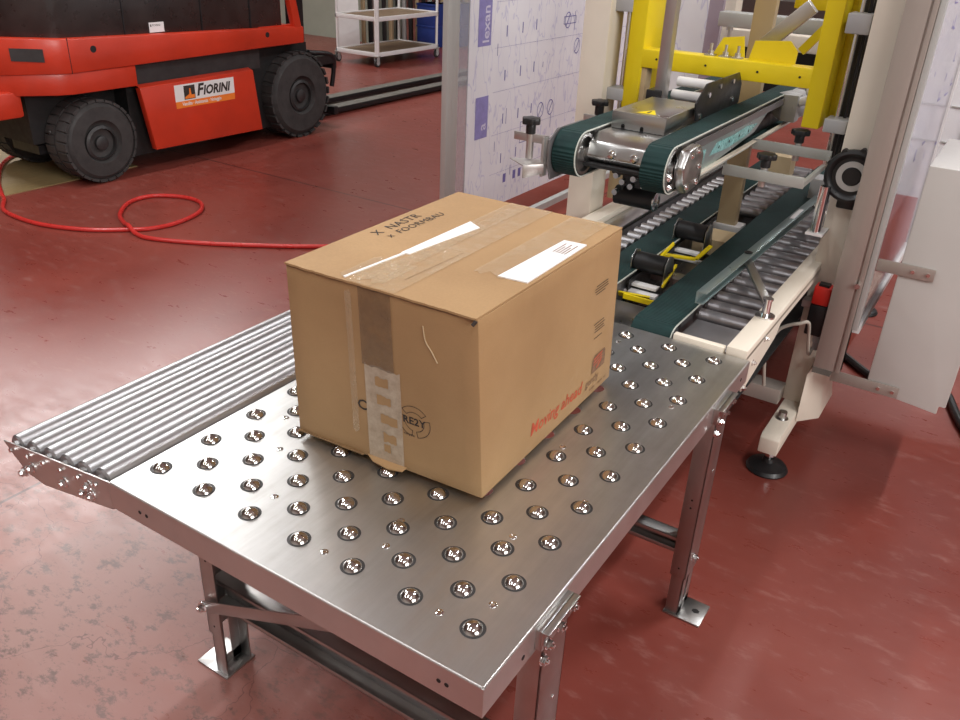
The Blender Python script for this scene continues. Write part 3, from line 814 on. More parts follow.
m = MB(); m.prism([(.5132, 1.64, 1.120), (.5132, 1.80, 1.112), (.5132, 2.02, 1.120), (.5132, 2.12, 1.142), (.5132, 1.98, 1.152), (.5132, 1.84, 1.145), (.5132, 1.70, 1.150)], (.0010, 0, 0)); S(m, 'protective_film', 'cyan', fl)
m = MB(); m.prism([(.5132, 1.51, 1.085), (.5132, 1.58, 1.095), (.5132, 1.60, 1.145), (.5132, 1.54, 1.150)], (.0010, 0, 0)); S(m, 'protective_film', 'cyan', fl)
m = MB()
for y in (1.72, 1.82, 1.92, 2.02): m.c((.514, y, 1.132), (.5148, y, 1.132), .005, 12)
S(m, 'slot_hole', 'dark', fl)
S(MB().b(.512, 1.55, 1.083, .526, 2.62, 1.088), 'side_strip', 'cream')
# left bracket assemblies with star knobs
def knob(p, r=.026, h=.018, sh=.05, parent=None, below=0.):
    p = Vector(p); n = 42; m = MB()
    prof = lambda k: r * (1 + .10 * math.cos(6 * k))
    ring = [(prof(2 * PI * i / n) * math.cos(2 * PI * i / n), prof(2 * PI * i / n) * math.sin(2 * PI * i / n)) for i in range(n)]
    m.prism([(p.x + a, p.y + b_, p.z) for a, b_ in ring], (0, 0, h)); m.c(p - Vector((0, 0, sh)), p, r * .55, 16)
    k = S(m, 'star_knob', 'black', parent, bevel=.003)
    if below: S(MB().c(p - Vector((0, 0, sh + below)), p - Vector((0, 0, sh)), .011, 14), 'knob_stud', 'galv', parent)
    return k
br = S(MB().b(.040, 1.285, 1.155, .150, 1.297, 1.178).prism([(.038, 1.27, 1.100), (.112, 1.22, 1.100), (.150, 1.27, 1.100), (.150, 1.34, 1.100)], (0, 0, .003)).prism([(.112, 1.22, 1.103), (.112, 1.22, 1.065), (.150, 1.27, 1.075), (.150, 1.27, 1.103)], (.003, .001, 0)).b(.141, 1.27, 1.065, .149, 1.30, 1.178), 'bracket', 'galv', bevel=.001)
knob((.092, 1.290, 1.205), parent=br, sh=.028, below=.07)
S(MB().prism([(.150, 1.31, 1.05), (.150, 1.29, 1.10), (.150, 1.29, 1.17), (.150, 1.34, 1.195), (.150, 1.50, 1.195), (.150, 1.50, 1.05)], (.007, 0, 0)), 'nose_plate', 'roller_grey', bevel=.002)
br = S(MB().b(-.085, 2.0, 1.075, .150, 2.015, 1.105), 'bracket', 'galv', bevel=.001)
knob((-.028, 2.008, 1.142), r=.030, parent=br, sh=.035)
# upper tape head below the cover
uh = S(MB().b(.262, 1.60, .93, .268, 1.75, 1.09), 'tape_head_plate', 'blackmetal')
S(MB().c((.240, 1.62, .955), (.372, 1.62, .955), .030, 28), 'tape_roller', 'black', uh)
S(MB().lathe((.372, 1.62, .955), (1, 0, 0), [(.031, 0), (.031, .005), (.012, .006), (0, .010)], 24), 'roller_cap', 'chrome', uh)
m = MB()
for x, y, z in ((.28, 1.52, 1.045), (.31, 1.50, 1.035), (.33, 1.52, 1.02), (.29, 1.5, 1.0), (.345, 1.5, 1.05)): m.c((x, y, z), (x, y - .02, z), .009, 10)
S(m, 'roller_stud', 'chrome', uh)

# lower tape head in the gap between the belts
lh = S(MB().b(.340, 1.56, .54, .345, 2.5, .70).b(.478, 1.56, .54, .483, 2.5, .70), 'tape_head_plate', 'blackmetal')
for y, z in ((1.66, .735), (2.04, .745)):
    r_ = .033
    w = S(MB().lathe((.322, y, z), (1, 0, 0), [(r_ - .004, 0), (r_, .004), (r_, .106), (r_ - .004, .11)], 28), 'tape_roller', 'black', lh)
    for x in (.318, .436):
        S(MB().prism([(x, y - .045, z - .075), (x, y - .038, z + .02), (x, y - .005, z + .042), (x, y + .030, z + .03), (x, y + .055, z - .07)], (.003, 0, 0)), 'roller_arm', 'steel_cap', lh, bevel=.001)
    S(MB().b(.325, y - .075, z - .062, .430, y - .045, z - .052).b(.33, y - .1, z - .08, .44, y - .07, z - .07), 'tape_guide', 'white', lh, bevel=.001)
m = MB()
m.bar((.330, 1.52, .665), (.430, 1.54, .665), .006, .022, (0, -.6, .8)); m.bar((.445, 1.60, .69), (.430, 1.75, .715), .008, .008)
m.bar((.33, 1.86, .70), (.45, 1.89, .700), .022, .006); m.bar((.45, 1.89, .70), (.475, 1.96, .735), .014, .006); m.bar((.34, 1.80, .69), (.36, 1.90, .735), .006, .012)
S(m, 'blade_guard', 'yellow', lh)
S(MB().b(.372, 1.455, .680, .478, 1.462, .696).b(.372, 1.461, .680, .478, 1.49, .684), 'blade_guard', 'yellow', lh)
S(MB().b(.345, 1.62, .600, .478, 2.45, .606).b(.35, 1.74, .65, .47, 1.80, .67).c((.346, 1.95, .67), (.478, 1.95, .67), .010), 'tape_frame', 'steel_cap', lh)
S(MB().b(.345, 2.16, .63, .478, 2.30, .69), 'tape_mount', 'cream_dark', lh)
# tan post in the middle
pt = S(MB().b(.352, 2.40, .62, .428, 2.44, 2.0), 'middle_post', 'cream_dark', bevel=.003)
S(MB().b(.325, 2.385, .66, .455, 2.46, .685), 'post_foot', 'white', pt, bevel=.002)
# side guide on the right, with strut and pin
m = MB(); m._add([], [])
gpts = lambda t: Vector((.652 + .030 * t, 1.345 + 1.25 * t, .797))
g0, g1 = gpts(0), gpts(1)
m.bar(g0 + Vector((-.003, 0, .012)), g1 + Vector((-.003, 0, .012)), .030, .004); m.bar(g0 + Vector((-.017, 0, -.006)), g1 + Vector((-.017, 0, -.006)), .004, .036); m.bar(g0 + Vector((-.006, 0, -.022)), g1 + Vector((-.006, 0, -.022)), .024, .004)
gd = S(m, 'side_guide', 'guide', bevel=.001)
S(MB().lathe((.656, 1.755, .8115), (0, 0, 1), [(.012, 0), (.014, .003), (.008, .004), (0, .001)], 16), 'guide_bolt', 'blackmetal', gd)
S(MB().b(.664, 2.22, .8112, .680, 2.36, .8125), 'guide_slot', 'white', gd)
st = S(MB().bar((.655, 1.75, .795), (.797, 1.51, .760), .026, .010), 'guide_strut', 'leg_steel', bevel=.001)
S(MB().c((.800, 1.50, .722), (.800, 1.50, .728), .028, 24).c((.800, 1.50, .728), (.800, 1.50, .775), .012, 20).c((.800, 1.50, .775), (.800, 1.50, .780), .015, 20), 'strut_pin', 'chrome', st)
st = S(MB().bar((.682, 2.5, .800), (.790, 2.45, .765), .026, .008), 'guide_strut', 'galv', bevel=.001)
# cross bars carrying more star knobs
for y, x0, x1_, zb, kx in ((1.80, .513, .768, 1.030, .638), (2.10, .513, .775, 1.058, .660)):
    b_ = S(MB().b(x0, y, zb, x1_, y + .010, zb + .034), 'adjusting_bar', 'greybar', bevel=.002)
    knob((kx, y + .022, zb + .066), r=.029, parent=b_, sh=.026, below=.06)
    S(MB().b(x1_ - .012, y + .01, zb + .004, x1_, 2.085, zb + .02), 'bar_bracket', 'greybar', b_)
gp0 = S(MB().c((.796, 2.01, .845), (.796, 2.01, 1.0), .018, 24), 'guide_post', 'chrome'); S(MB().b(.770, 1.985, .838, .825, 2.08, .845), 'post_base', 'white', gp0)
# hand wheel
hw = S(MB().lathe((.864, 2.045, 1.040), (0, -1, 0), [(.070, 0), (.082, .003), (.086, .014), (.084, .026), (.074, .030), (.066, .026), (.060, .018), (.030, .018), (.026, .024), (0, .024)], 40), 'hand_wheel', 'black')
S(MB().lathe((.864, 2.045, 1.040), (0, -1, 0), [(.030, .0185), (.030, .0215), (.048, .0215), (.048, .0185)], 40), 'wheel_ring', 'anod_grey', hw)
S(MB().c((.866, 2.08, 1.045), (.866, 2.05, 1.045), .02), 'wheel_shaft', 'blackmetal', hw)
m = MB()
for k in range(9):
    a = 2 * PI * k / 9; m.c((.866 + .080 * math.cos(a), 2.018, 1.045 + .080 * math.sin(a)), (.866 + .080 * math.cos(a), 2.04, 1.045 + .080 * math.sin(a)), .009, 10)
S(m, 'wheel_grip', 'black', hw)
S(MB().b(.835, 2.035, .93, .893, 2.08, .975), 'wheel_bearing', 'black', hw, bevel=.006)
S(MB().b(.800, 2.03, .985, .83, 2.10, 1.03), 'wheel_bearing', 'blackmetal', hw, bevel=.003)
# safety switch
sw = S(MB().b(.838, 1.995, .488, .894, 2.045, .600), 'safety_switch', 'black', bevel=.004)
S(MB().b(.838, 1.995, .601, .894, 2.045, .668), 'switch_cap', 'redcap', sw, bevel=.006)
S(MB().b(.850, 2.0, .668, .884, 2.03, .676), 'switch_key', 'black', sw)
S(MB().c((.882, 2.02, .46), (.882, 2.02, .49), .014, 16).c((.882, 2.02, .43), (.882, 2.02, .46), .010, 16), 'cable_gland', 'greyplastic', sw)
S(MB().t([(.875, 2.02, .435), (.872, 1.99, .42), (.869, 1.93, .50), (.866, 1.87, .583), (.840, 1.85, .580), (.814, 1.85, .568), (.785, 1.85, .545), (.768, 1.85, .51), (.757, 1.85, .47), (.760, 1.85, .41), (.765, 1.9, .30)], .006, 8), 'switch_cable', 'cable', sw)
S(MB().b(.806, 2.02, .575, .852, 2.06, .60), 'switch_bracket', 'galv', sw)
# aluminium extrusion posts of the right guard (fixed to the machine)
def extr(x0, x1, y0, y1, z0, z1, name, mat='anod'):
    m = MB(); g = .006; cx = (x0 + x1) / 2
    m.b(x0, y0, z0, x1 - .021, y1, z1).b(x1 - .021 + g, y0, z0, x1, y1, z1).b(x0, y0 + .008, z0, x1, y1, z1)
    return S(m, name, mat, bevel=.0012)
pA = extr(.901, .988, 1.955, 2.0, .395, 2.05, 'guard_post')
S(MB().b(.901, 1.953, .375, .961, 2.0, .395), 'post_cap', 'forktop', pA)
S(MB().c((.972, 1.955, .715), (.972, 1.945, .715), .009, 14), 'bolt', 'chrome', pA)
pB = S(MB().b(.989, 1.960, .56, 1.006, 2.0, 2.05), 'guard_post', 'anod_grey', bevel=.002)
gp = S(MB().b(.996, 2.002, .56, 1.000, 3.05, 2.05), 'guard_panel', 'clear2')
S(MB().b(.988, 2.0, .535, 1.010, 3.05, .565), 'panel_edge', 'white', gp)
S(MB().b(.990, 3.05, .548, 1.008, 3.075, 2.05), 'panel_edge', 'white', gp)
# printed film marks on that panel
m = MB()
for k in range(16):
    y = 2.2 + .8 * random.random(); z = .95 + .9 * random.random(); m.b(1.0002, y, z, 1.0006, y + .10 * random.random(), z + .004)
    m.b(1.0002, y, z, 1.0006, y + .005, z + .04 * random.random() + .01)
S(m, 'film_print', 'filmink', gp)
# yellow gantry
YG = 2.12
S(MB().b(.006, YG, 1.118, .066, YG + .17, 2.05), 'gantry_upright', 'yellow', bevel=.004)
S(MB().b(.655, YG, 1.150, .712, YG + .17, 2.05), 'gantry_upright', 'yellow', bevel=.004)
gb = S(MB().b(.050, YG + .001, 1.272, .657, YG + .075, 1.335), 'gantry_crossbar', 'yellow', bevel=.004)
m = MB()
for x in (.12, .30, .48, .62): m.c((x, YG - .0005, 1.305), (x, YG + .002, 1.305), .004, 10)
S(m, 'bolt_hole', 'dark', gb)
S(MB().prism([(.300, YG + .055, 1.335), (.330, YG + .055, 1.395), (.400, YG + .055, 1.405), (.412, YG + .055, 1.335)], (0, .008, 0)), 'gusset_plate', 'yellow', gb)
S(MB().prism([(.428, YG + .055, 1.335), (.440, YG + .055, 1.395), (.555, YG + .055, 1.405), (.585, YG + .055, 1.375), (.583, YG + .055, 1.335)], (0, .008, 0)), 'gusset_plate', 'yellow', gb)
m = MB()
for x in (.300, .352, .395): m.b(x - .018, YG + .02, 1.335, x + .018, YG + .05, 1.340).c((x, YG + .035, 1.34), (x, YG + .035, 1.352), .011, 6).c((x, YG + .035, 1.352), (x, YG + .035, 1.375), .005, 10)
S(m, 'bolt', 'galv', gb)
S(MB().b(.06, YG + .01, 1.118, .085, YG + .06, 1.27), 'gantry_bracket', 'cream_dark', gb)
# mast details either side
for xr, xb in ((.752, .725), (-.018, -.062)):
    ms = S(MB().c((xr, 2.17, 1.02), (xr, 2.17, 2.05), .0085, 16), 'guide_rod', 'chrome')
    S(MB().c((xr + .024, 2.18, 1.02), (xr + .024, 2.18, 2.05), .006, 12), 'lead_screw', 'blackmetal', ms)
    S(MB().b(xb, 2.12, 1.145, xb + .072, 2.20, 1.188), 'guide_bushing', 'greyplastic', ms, bevel=.004)
    S(MB().b(xb, 2.12, 1.45, xb + .072, 2.20, 1.51), 'guide_bushing', 'greyplastic', ms, bevel=.004)
S(MB().b(-.062, 2.24, .74, .006, 2.28, 2.05), 'mast_plate', 'cream_dark', bevel=.002)
S(MB().b(.735, 2.26, 1.02, .800, 2.30, 2.05), 'mast_plate', 'rim', bevel=.002)
S(MB().b(.712, 2.24, 1.17, .738, 2.28, 2.05), 'gantry_web', 'yellow', bevel=.002)
# rear roller drum block at the end of the right belt
dr = S(MB().lathe((.505, 2.45, 1.150), (.25, 1, 0), [(.045, 0), (.052, .01), (.052, .12), (.045, .13)], 28).b(.508, 2.44, 1.10, .56, 2.50, 1.195), 'drive_motor', 'greyplastic')
S(MB().ball((.600, 2.45, 1.215), .022).c((.56, 2.47, 1.17), (.61, 2.47, 1.19), .016, 16), 'motor_coupling', 'white', dr)
# overhead tubes and beams behind the gantry
ob_ = S(MB().b(.05, 2.95, 1.355, .70, 3.03, 1.415), 'rear_tube', 'anod_grey', bevel=.006)
S(MB().c((.11, 2.94, 1.28), (.11, 2.94, 1.36), .006, 10).c((.11, 2.94, 1.345), (.11, 2.94, 1.36), .014, 10), 'hanging_bolt', 'galv', ob_)
S(MB().b(.0, 3.25, 1.25, .74, 3.33, 1.32), 'rear_beam', 'cream', bevel=.006)
S(MB().bar((.565, 2.35, 1.505), (.425, 2.35, 1.365), .05, .035, (0, -1, 0)), 'diagonal_tube', 'galv', bevel=.003)
S(MB().bar((.57, 2.6, 1.42), (.50, 2.6, 1.33), .03, .03), 'yellow_lug', 'yellow')
S(MB().b(.44, 2.60, 1.475, .56, 2.64, 1.53), 'yellow_lug', 'yellow', bevel=.004)
S(MB().bar((.59, 2.55, 1.40), (.585, 2.55, 1.24), .012, .012, (0, 1, 0)), 'link_rod', 'anod_grey')
S(MB().b(.02, 3.36, 1.05, .45, 3.42, 1.25), 'rear_housing', 'dark', bevel=.004)
for xx in (-.05, .77): S(MB().b(xx, 3.3, .2, xx + .06, 3.4, 2.0), 'rear_column', 'cream', bevel=.004)
S(MB().b(.30, 3.20, .52, .42, 3.30, .80), 'rear_tape_mount', 'cream_dark')
S(MB().b(.58, 2.9, .70, .66, 3.0, .80), 'sensor_box', 'greyplastic', bevel=.004)
# film-covered panel standing across the far side, seen right of the posts
fp = S(MB().b(.86, 3.30, .7, 1.55, 3.305, 2.1), 'guard_panel', 'film')
S(MB().b(1.07, 3.29, .7, 1.075, 3.30, 2.1).b(1.0, 3.29, .95, 1.5, 3.30, .955).b(1.0, 3.29, 1.1, 1.5, 3.30, 1.104), 'panel_line', 'anod_grey', fp)
# film-covered guard panel on the upstream side (behind the belts) between the yellow uprights
fq = S(MB().b(-.22, 3.1, .90, -.045, 3.105, 2.0), 'guard_panel', 'film')
S(MB().b(-.045, 3.09, .90, .018, 3.12, 2.0), 'panel_edge', 'clear3', fq)

# ------------------------------------------------------------------ control cabinet with brackets
cab = thing('control_cabinet', 'light grey steel control cabinet hung beside the machine posts', 'cabinet', (1.19, 2.25, .33))
m = MB(); m.prism([(1.075, 2.0, 1.118), (1.315, 2.0, 1.118), (1.325, 2.0, 1.06), (1.325, 2.0, .355), (1.305, 2.0, .355), (1.305, 2.0, .325), (1.075, 2.0, .350)], (0, .48, 0))
cb = m.put('cabinet_body', 'grey_box', cab, bevel=.004)
for z in (.372, .795):
    m = MB(); m.b(.960 if z < .5 else 1.008, 1.992, z - .028, 1.178, 1.998, z + .012); bk = m.put('mounting_strap', 'anod', cab, bevel=.001)
    m = MB()
    for x in (1.115, 1.16): m.c((x, 1.992, z - .008), (x, 1.988, z - .008), .006, 12)
    m.put('bolt', 'chrome', bk)

# ------------------------------------------------------------------ guard door on the left, film still on
gdoor = thing('guard_door', 'tall aluminium framed guard door with printed protective film left of the machine', 'door', (-1.15, 3.6, 0))
GX = -1.15
m = MB(); m.b(GX - .02, 2.64, .02, GX + .012, 2.69, 2.3).b(GX - .02, 2.695, .02, GX + .004, 2.75, 2.3); fr = m.put('door_stile', 'anod_grey', gdoor, bevel=.002)
MB().b(GX - .03, 4.95, .02, GX + .01, 5.02, 2.3).put('door_stile', 'anod_grey', gdoor, bevel=.002)
MB().b(GX - .03, 2.64, 2.3, GX + .01, 5.02, 2.35).put('door_rail', 'anod_grey', gdoor)
MB().b(GX - .03, 2.735, .10, GX + .008, 4.95, .14).put('door_rail', 'anod_grey', gdoor)
MB().b(GX - .012, 2.735, .14, GX - .006, 2.852, 2.25).put('clear_panel', 'clear', gdoor)
pn = MB().b(GX - .012, 2.852, .26, GX - .006, 4.95, 2.25).put('film_panel', 'film', gdoor)
xf = GX - .0055
m = MB()
for z0, z1 in ((.675, .893), (1.145, 1.42)): m.b(xf, 2.932, z0, xf + .0006, 3.055, z1)
m.put('print_block', 'filmblock', pn)
# reads bottom to top
m = MB(); m.text('lexan', .088, lambda x, y, h: Vector((xf + .0012, 3.035 - y, 1.158 + x * .98)), bold=.0012)
m.text('a', .09, lambda x, y, h: Vector((xf + .0012, 3.035 - y, .715 + x)), bold=.001)
m.put('print_lettering', 'filmlight', pn, flat=True)
m = MB(); rnd = random.Random(5)
# rows of short strokes
for z in (.50, .72, .95, 1.175, 1.40):
    for y in (3.21, 3.375, 3.525):
        zz = z + (y - 3.2) * .04
        m.b(xf, y, zz, xf + .0005, y + .008, zz + .055)
    m.b(xf, 3.1, z - .05, xf + .0005, 4.9, z - .049)
# ring marks with slash
for y, z in ((3.906, 1.215), (3.642, .734), (3.765, .734), (4.05, 1.06)):
    N = 20; vs = []
    for i in range(N):
        a = 2 * PI * i / N
        for r in (.040, .046): vs.append((xf + .0004, y + r * .85 * math.cos(a), z + r * math.sin(a)))
    m._add(vs, [(2 * i, 2 * i + 1, (2 * i + 3) % (2 * N), (2 * i + 2) % (2 * N)) for i in range(N)])
    m.bar((xf + .0004, y - .02, z - .03), (xf + .0004, y + .02, z + .03), .0006, .005, (0, 1, 0))
for k in range(26):
    y = 3.12 + 1.4 * rnd.random(); z = .34 + 1.1 * rnd.random(); h_ = .03 + .09 * rnd.random(); w_ = .04 + .15 * rnd.random()
    m.b(xf, y, z, xf + .0005, y + .004, z + h_); 
    if k % 6 == 1: m.b(xf, y, z, xf + .0005, y + w_, z + .004).b(xf, y, z + h_, xf + .0005, y + w_, z + h_ + .004).b(xf, y + w_, z, xf + .0005, y + w_ + .004, z + h_)
for y in (3.25, 3.36, 3.42): m.b(xf, y, .38, xf + .0005, y + .03, .43)
m.put('print_drawing', 'filmink', pn, flat=True)

# ------------------------------------------------------------------ forklift
fk = thing('forklift', 'red counterbalance forklift with black hood parked by the trolley', 'forklift', (-4.4, 3.4, 0))
def F(mb, name, mat, parent=None, bevel=0., **k): return mb.put(name, mat, parent or fk, bevel=bevel, **k)
# upper red belt of the chassis (slightly wedge shaped), rounded tail
def wedge(pts, z0a, z0b, z1a, z1b):
    """polygon in plan; heights vary linearly from tail (y=2.0) to nose (y=4.6)"""
    f = lambda y, a, b_: a + (b_ - a) * (y - 2.0) / 2.6
    bot = [(x, y, f(y, z0a, z0b)) for x, y in pts]; top = [(x, y, f(y, z1a, z1b)) for x, y in pts]; n = len(pts)
    m = MB(); m._add(bot + top, [tuple(range(n))[::-1], tuple(range(n, 2 * n))] + [(i, (i + 1) % n, n + (i + 1) % n, n + i) for i in range(n)]); return m
tail = [(-3.90, 2.44), (-3.935, 2.355), (-4.21, 2.00), (-4.35, 1.92), (-4.5, 1.90), (-4.70, 1.93), (-4.88, 2.1), (-4.95, 2.44)]
b1 = F(wedge([(-3.90, 4.56), (-3.90, 2.44), *tail[1:], (-4.95, 4.56)], .735, .760, .965, .885), 'chassis_belt', 'forkred', bevel=.012)
F(wedge([(-3.915, 2.93), (-3.915, 2.44), *[(x - .012, y) for x, y in tail[1:]], (-4.93, 2.93)], .610, .60, .745, .745), 'counterweight', 'forkred', bevel=.01)
F(MB().b(-4.62, 2.00, .475, -4.10, 2.20, .64), 'tow_block', 'forkred', bevel=.02)
# tail light recess, chips, plug holes
F(MB().prism([(-3.965, 2.316, .815), (-4.08, 2.168, .825), (-4.08, 2.168, .90), (-3.965, 2.316, .893)], (.004, -.003, 0)), 'lamp_recess', 'rim', b1)
F(MB().c((-3.905, 2.62, .875), (-3.898, 2.62, .875), .022, 16).c((-3.905, 4.15, .85), (-3.898, 4.15, .85), .020, 16), 'plug_hole', 'dark', b1)
F(MB().b(-3.902, 2.445, .74, -3.8985, 2.449, .955), 'panel_gap', 'dark', b1)
# black inner body, hood and step
F(MB().b(-4.85, 2.9, .11, -4.02, 4.7, .74).b(-4.6, 2.25, .28, -4.16, 2.9, .74), 'inner_body', 'dark')
F(MB().b(-4.9, 2.95, .60, -3.955, 4.1, .76), 'step_recess', 'rim')
hd = F(wedge([(-3.945, 4.36), (-3.945, 2.45), *[(x - .045, y + .03) for x, y in tail[1:]], (-4.9, 4.36)], .955, .88, 1.62, 1.62), 'hood', 'hood', bevel=.012)
F(MB().b(-3.944, 2.9, .93, -3.940, 2.906, 1.6).b(-3.944, 3.55, .91, -3.940, 3.56, 1.6).b(-3.944, 4.02, .90, -3.940, 4.03, 1.6), 'panel_seam', 'blackmetal', hd)
F(MB().b(-3.944, 3.10, .936, -3.9395, 3.22, 1.00), 'hood_label', 'paper', hd)
m = MB(); m.text('FIORINI', .020, lambda x, y, h: Vector((-3.9388, 3.122 + x, .975 + y))); m.b(-3.9392, 3.108, .973, -3.9386, 3.116, .988)
F(m, 'label_lettering', 'ink', hd, flat=True)
# skirt door between the wheels
sk = F(MB().prism([(-3.895, 2.925, .590), (-3.895, 3.965, .600), (-3.895, 4.02, .142), (-3.895, 2.995, .160)], (-.05, 0, 0)).prism([(-3.895, 2.925, .590), (-3.895, 3.965, .600), (-3.945, 3.965, .618), (-3.945, 2.925, .608)], (0, 0, .003)), 'side_skirt', 'forkred', bevel=.006)
# sticker
sk2 = F(MB().prism([(-3.894, 3.205, .462), (-3.894, 3.76, .462), (-3.894, 3.76, .578), (-3.894, 3.205, .578)], (.0012, 0, 0)), 'sticker', 'white', sk)
F(MB().prism([(-3.894, 3.208, .415), (-3.894, 3.758, .415), (-3.894, 3.76, .462), (-3.894, 3.205, .462)], (.0012, 0, 0)), 'sticker_band', 'orange', sk)
F(MB().b(-3.8928, 3.285, .470, -3.892, 3.385, .567), 'sticker_logo', 'ink', sk)
m = MB(); m.prism([(-3.8918, 3.292, .475), (-3.8918, 3.38, .475), (-3.8918, 3.38, .50), (-3.8918, 3.35, .50), (-3.8918, 3.345, .545), (-3.8918, 3.335, .545), (-3.8918, 3.33, .505), (-3.8918, 3.292, .488)], (.0006, 0, 0)); F(m, 'sticker_emblem', 'orange', sk)
m = MB(); m.text('F', .115, lambda x, y, h: Vector((-3.8918, 3.398 + x, .487 + y)), bold=.004, shear=.25); m.text('IORINI', .090, lambda x, y, h: Vector((-3.8918, 3.458 + x * .95, .487 + y)), bold=.0035, shear=.25)
F(m, 'sticker_lettering', 'ink', sk, flat=True)
m = MB(); m.text('Vendita · Assistenza · Noleggio', .034, lambda x, y, h: Vector((-3.8918, 3.262 + x * .85, .430 + y)), bold=.0008); F(m, 'sticker_lettering', 'white', sk, flat=True)
# front frame post sloping down to the belt
F(MB().bar((-3.93, 4.52, .80), (-3.93, 4.33, 1.62), .055, .075, (0, 1, 0)), 'cab_post', 'forkred', bevel=.008)
F(MB().bar((-4.9, 4.52, .80), (-4.9, 4.33, 1.62), .055, .075, (0, 1, 0)), 'cab_post', 'forkred', bevel=.008)
F(MB().b(-3.97, 4.10, .885, -3.935, 4.50, .905), 'sill_plate', 'forkred')
# wheels
def tyre(x0, x1, y, r0, rh, lift=0.):
    w = x1 - x0; r = r0
    m = MB(); m.lathe((x0, y, r), (1, 0, 0), [(rh, .01), (r * .86, 0), (r * .97, w * .10), (r, w * .22), (r, w * .78), (r * .97, w * .90), (r * .86, w), (rh * 1.25, w + .004), (rh * 1.15, w - .02), (rh, w - .03)], 44)
    n = 26
    for k in range(n):           # tread blocks
        a = 2 * PI * k / n
        for s_ in (0, 1):
            aa = a + s_ * PI / n
            ca, sa = math.cos(aa), math.sin(aa); xm0, xm1 = (x0 + .01, x0 + w * .46) if s_ else (x0 + w * .54, x0 + w - .01)
            P = []
            for dr_, dt in ((-.012, -.030), (.006, -.026), (.006, .026), (-.012, .030)):
                rr_ = r + dr_; P.append((xm0, y + rr_ * ca - dt * sa, r + rr_ * sa + dt * ca))
            m.prism(P, (xm1 - xm0, 0, 0))
    t = F(m, 'wheel', 'rubber'); t.location.z += lift
    F(MB().lathe((x0 + .02, y, r), (1, 0, 0), [(0, 0), (rh * 1.02, 0), (rh * 1.02, w - .035), (rh * .86, w - .025), (rh * .80, w - .075), (rh * .45, w - .075), (rh * .40, w - .03), (rh * .28, w - .022), (0, w - .022)], 32), 'wheel_rim', 'rim', t)
    m = MB()
    for k in range(6):
        a = 2 * PI * k / 6; m.c((x0 + w - .055, y + rh * .62 * math.cos(a), r + rh * .62 * math.sin(a)), (x0 + w - .040, y + rh * .62 * math.cos(a), r + rh * .62 * math.sin(a)), .012, 6)
    F(m, 'wheel_nut', 'rim', t); return t
tyre(-4.16, -3.925, 2.60, .268, .115, .0125); tyre(-4.18, -3.90, 4.50, .340, .125, .0065)
tyre(-4.90, -4.68, 2.62, .268, .115, .0125); tyre(-4.92, -4.64, 4.50, .340, .125, .0065)
# underside machinery
F(MB().c((-4.6, 2.45, .30), (-4.1, 2.45, .30), .06).b(-4.5, 2.3, .2, -4.2, 2.8, .26), 'steer_axle', 'blackmetal')
F(MB().c((-4.10, 2.36, .36), (-4.10, 2.335, .36), .012).c((-4.05, 2.40, .37), (-4.05, 2.375, .37), .012), 'axle_bolt', 'steel_cap')
# mast, carriage and forks
F(MB().b(-4.40, 4.86, .10, -4.30, 4.98, 2.2).b(-4.74, 4.86, .10, -4.64, 4.98, 2.2).b(-4.7, 4.88, .3, -4.3, 4.96, .36), 'mast', 'blackmetal', bevel=.004)
F(MB().b(-4.92, 4.98, .50, -3.98, 5.03, .60).b(-4.92, 4.98, .10, -3.98, 5.03, .17), 'carriage', 'blackmetal', bevel=.004)
F(MB().t([(-4.0, 4.7, .66), (-3.97, 4.95, .62), (-3.99, 5.0, .5), (-4.0, 4.98, .35)], .02).b(-4.02, 4.72, .55, -3.96, 5.0, .62), 'hydraulic_line', 'black')
for x in (-4.44, -4.80):
    m = MB(); m.b(x, 5.03, .02, x + .145, 8.3, .066).b(x, 4.985, .02, x + .145, 5.04, .62); f = F(m, 'fork', 'black', bevel=.003)
    F(MB().b(x + .006, 5.06, .0662, x + .139, 8.28, .068), 'fork_face', 'forktop', f)

# ------------------------------------------------------------------ red hose
P = [(-5.2, 2.95, .020), (-4.9, 2.45, .020), (-4.50, 2.15, .020), (-4.16, 1.97, .020), (-4.05, 1.92, .014), (-3.85, 1.80, .013), (-3.60, 1.77, .013), (-3.38, 1.80, .013), (-3.15, 1.90, .013), (-2.98, 2.045, .013), (-2.90, 2.14, .013), (-2.87, 2.30, .013), (-2.93, 2.52, .013),
     (-3.07, 2.655, .013), (-3.25, 2.67, .013), (-3.42, 2.56, .013), (-3.42, 2.38, .013), (-3.26, 2.19, .013), (-3.08, 2.09, .018), (-2.98, 2.045, .040), (-2.88, 2.02, .016), (-2.75, 2.03, .013), (-2.49, 2.15, .013), (-2.22, 2.32, .013), (-1.90, 2.56, .013), (-1.4, 3.0, .013)]
tag(MB().t(P, .013, 10, 8).put('air_hose', 'hose', loc=(-3, 2.2, 0)), 'red rubber air hose looped once on the floor', 'hose')

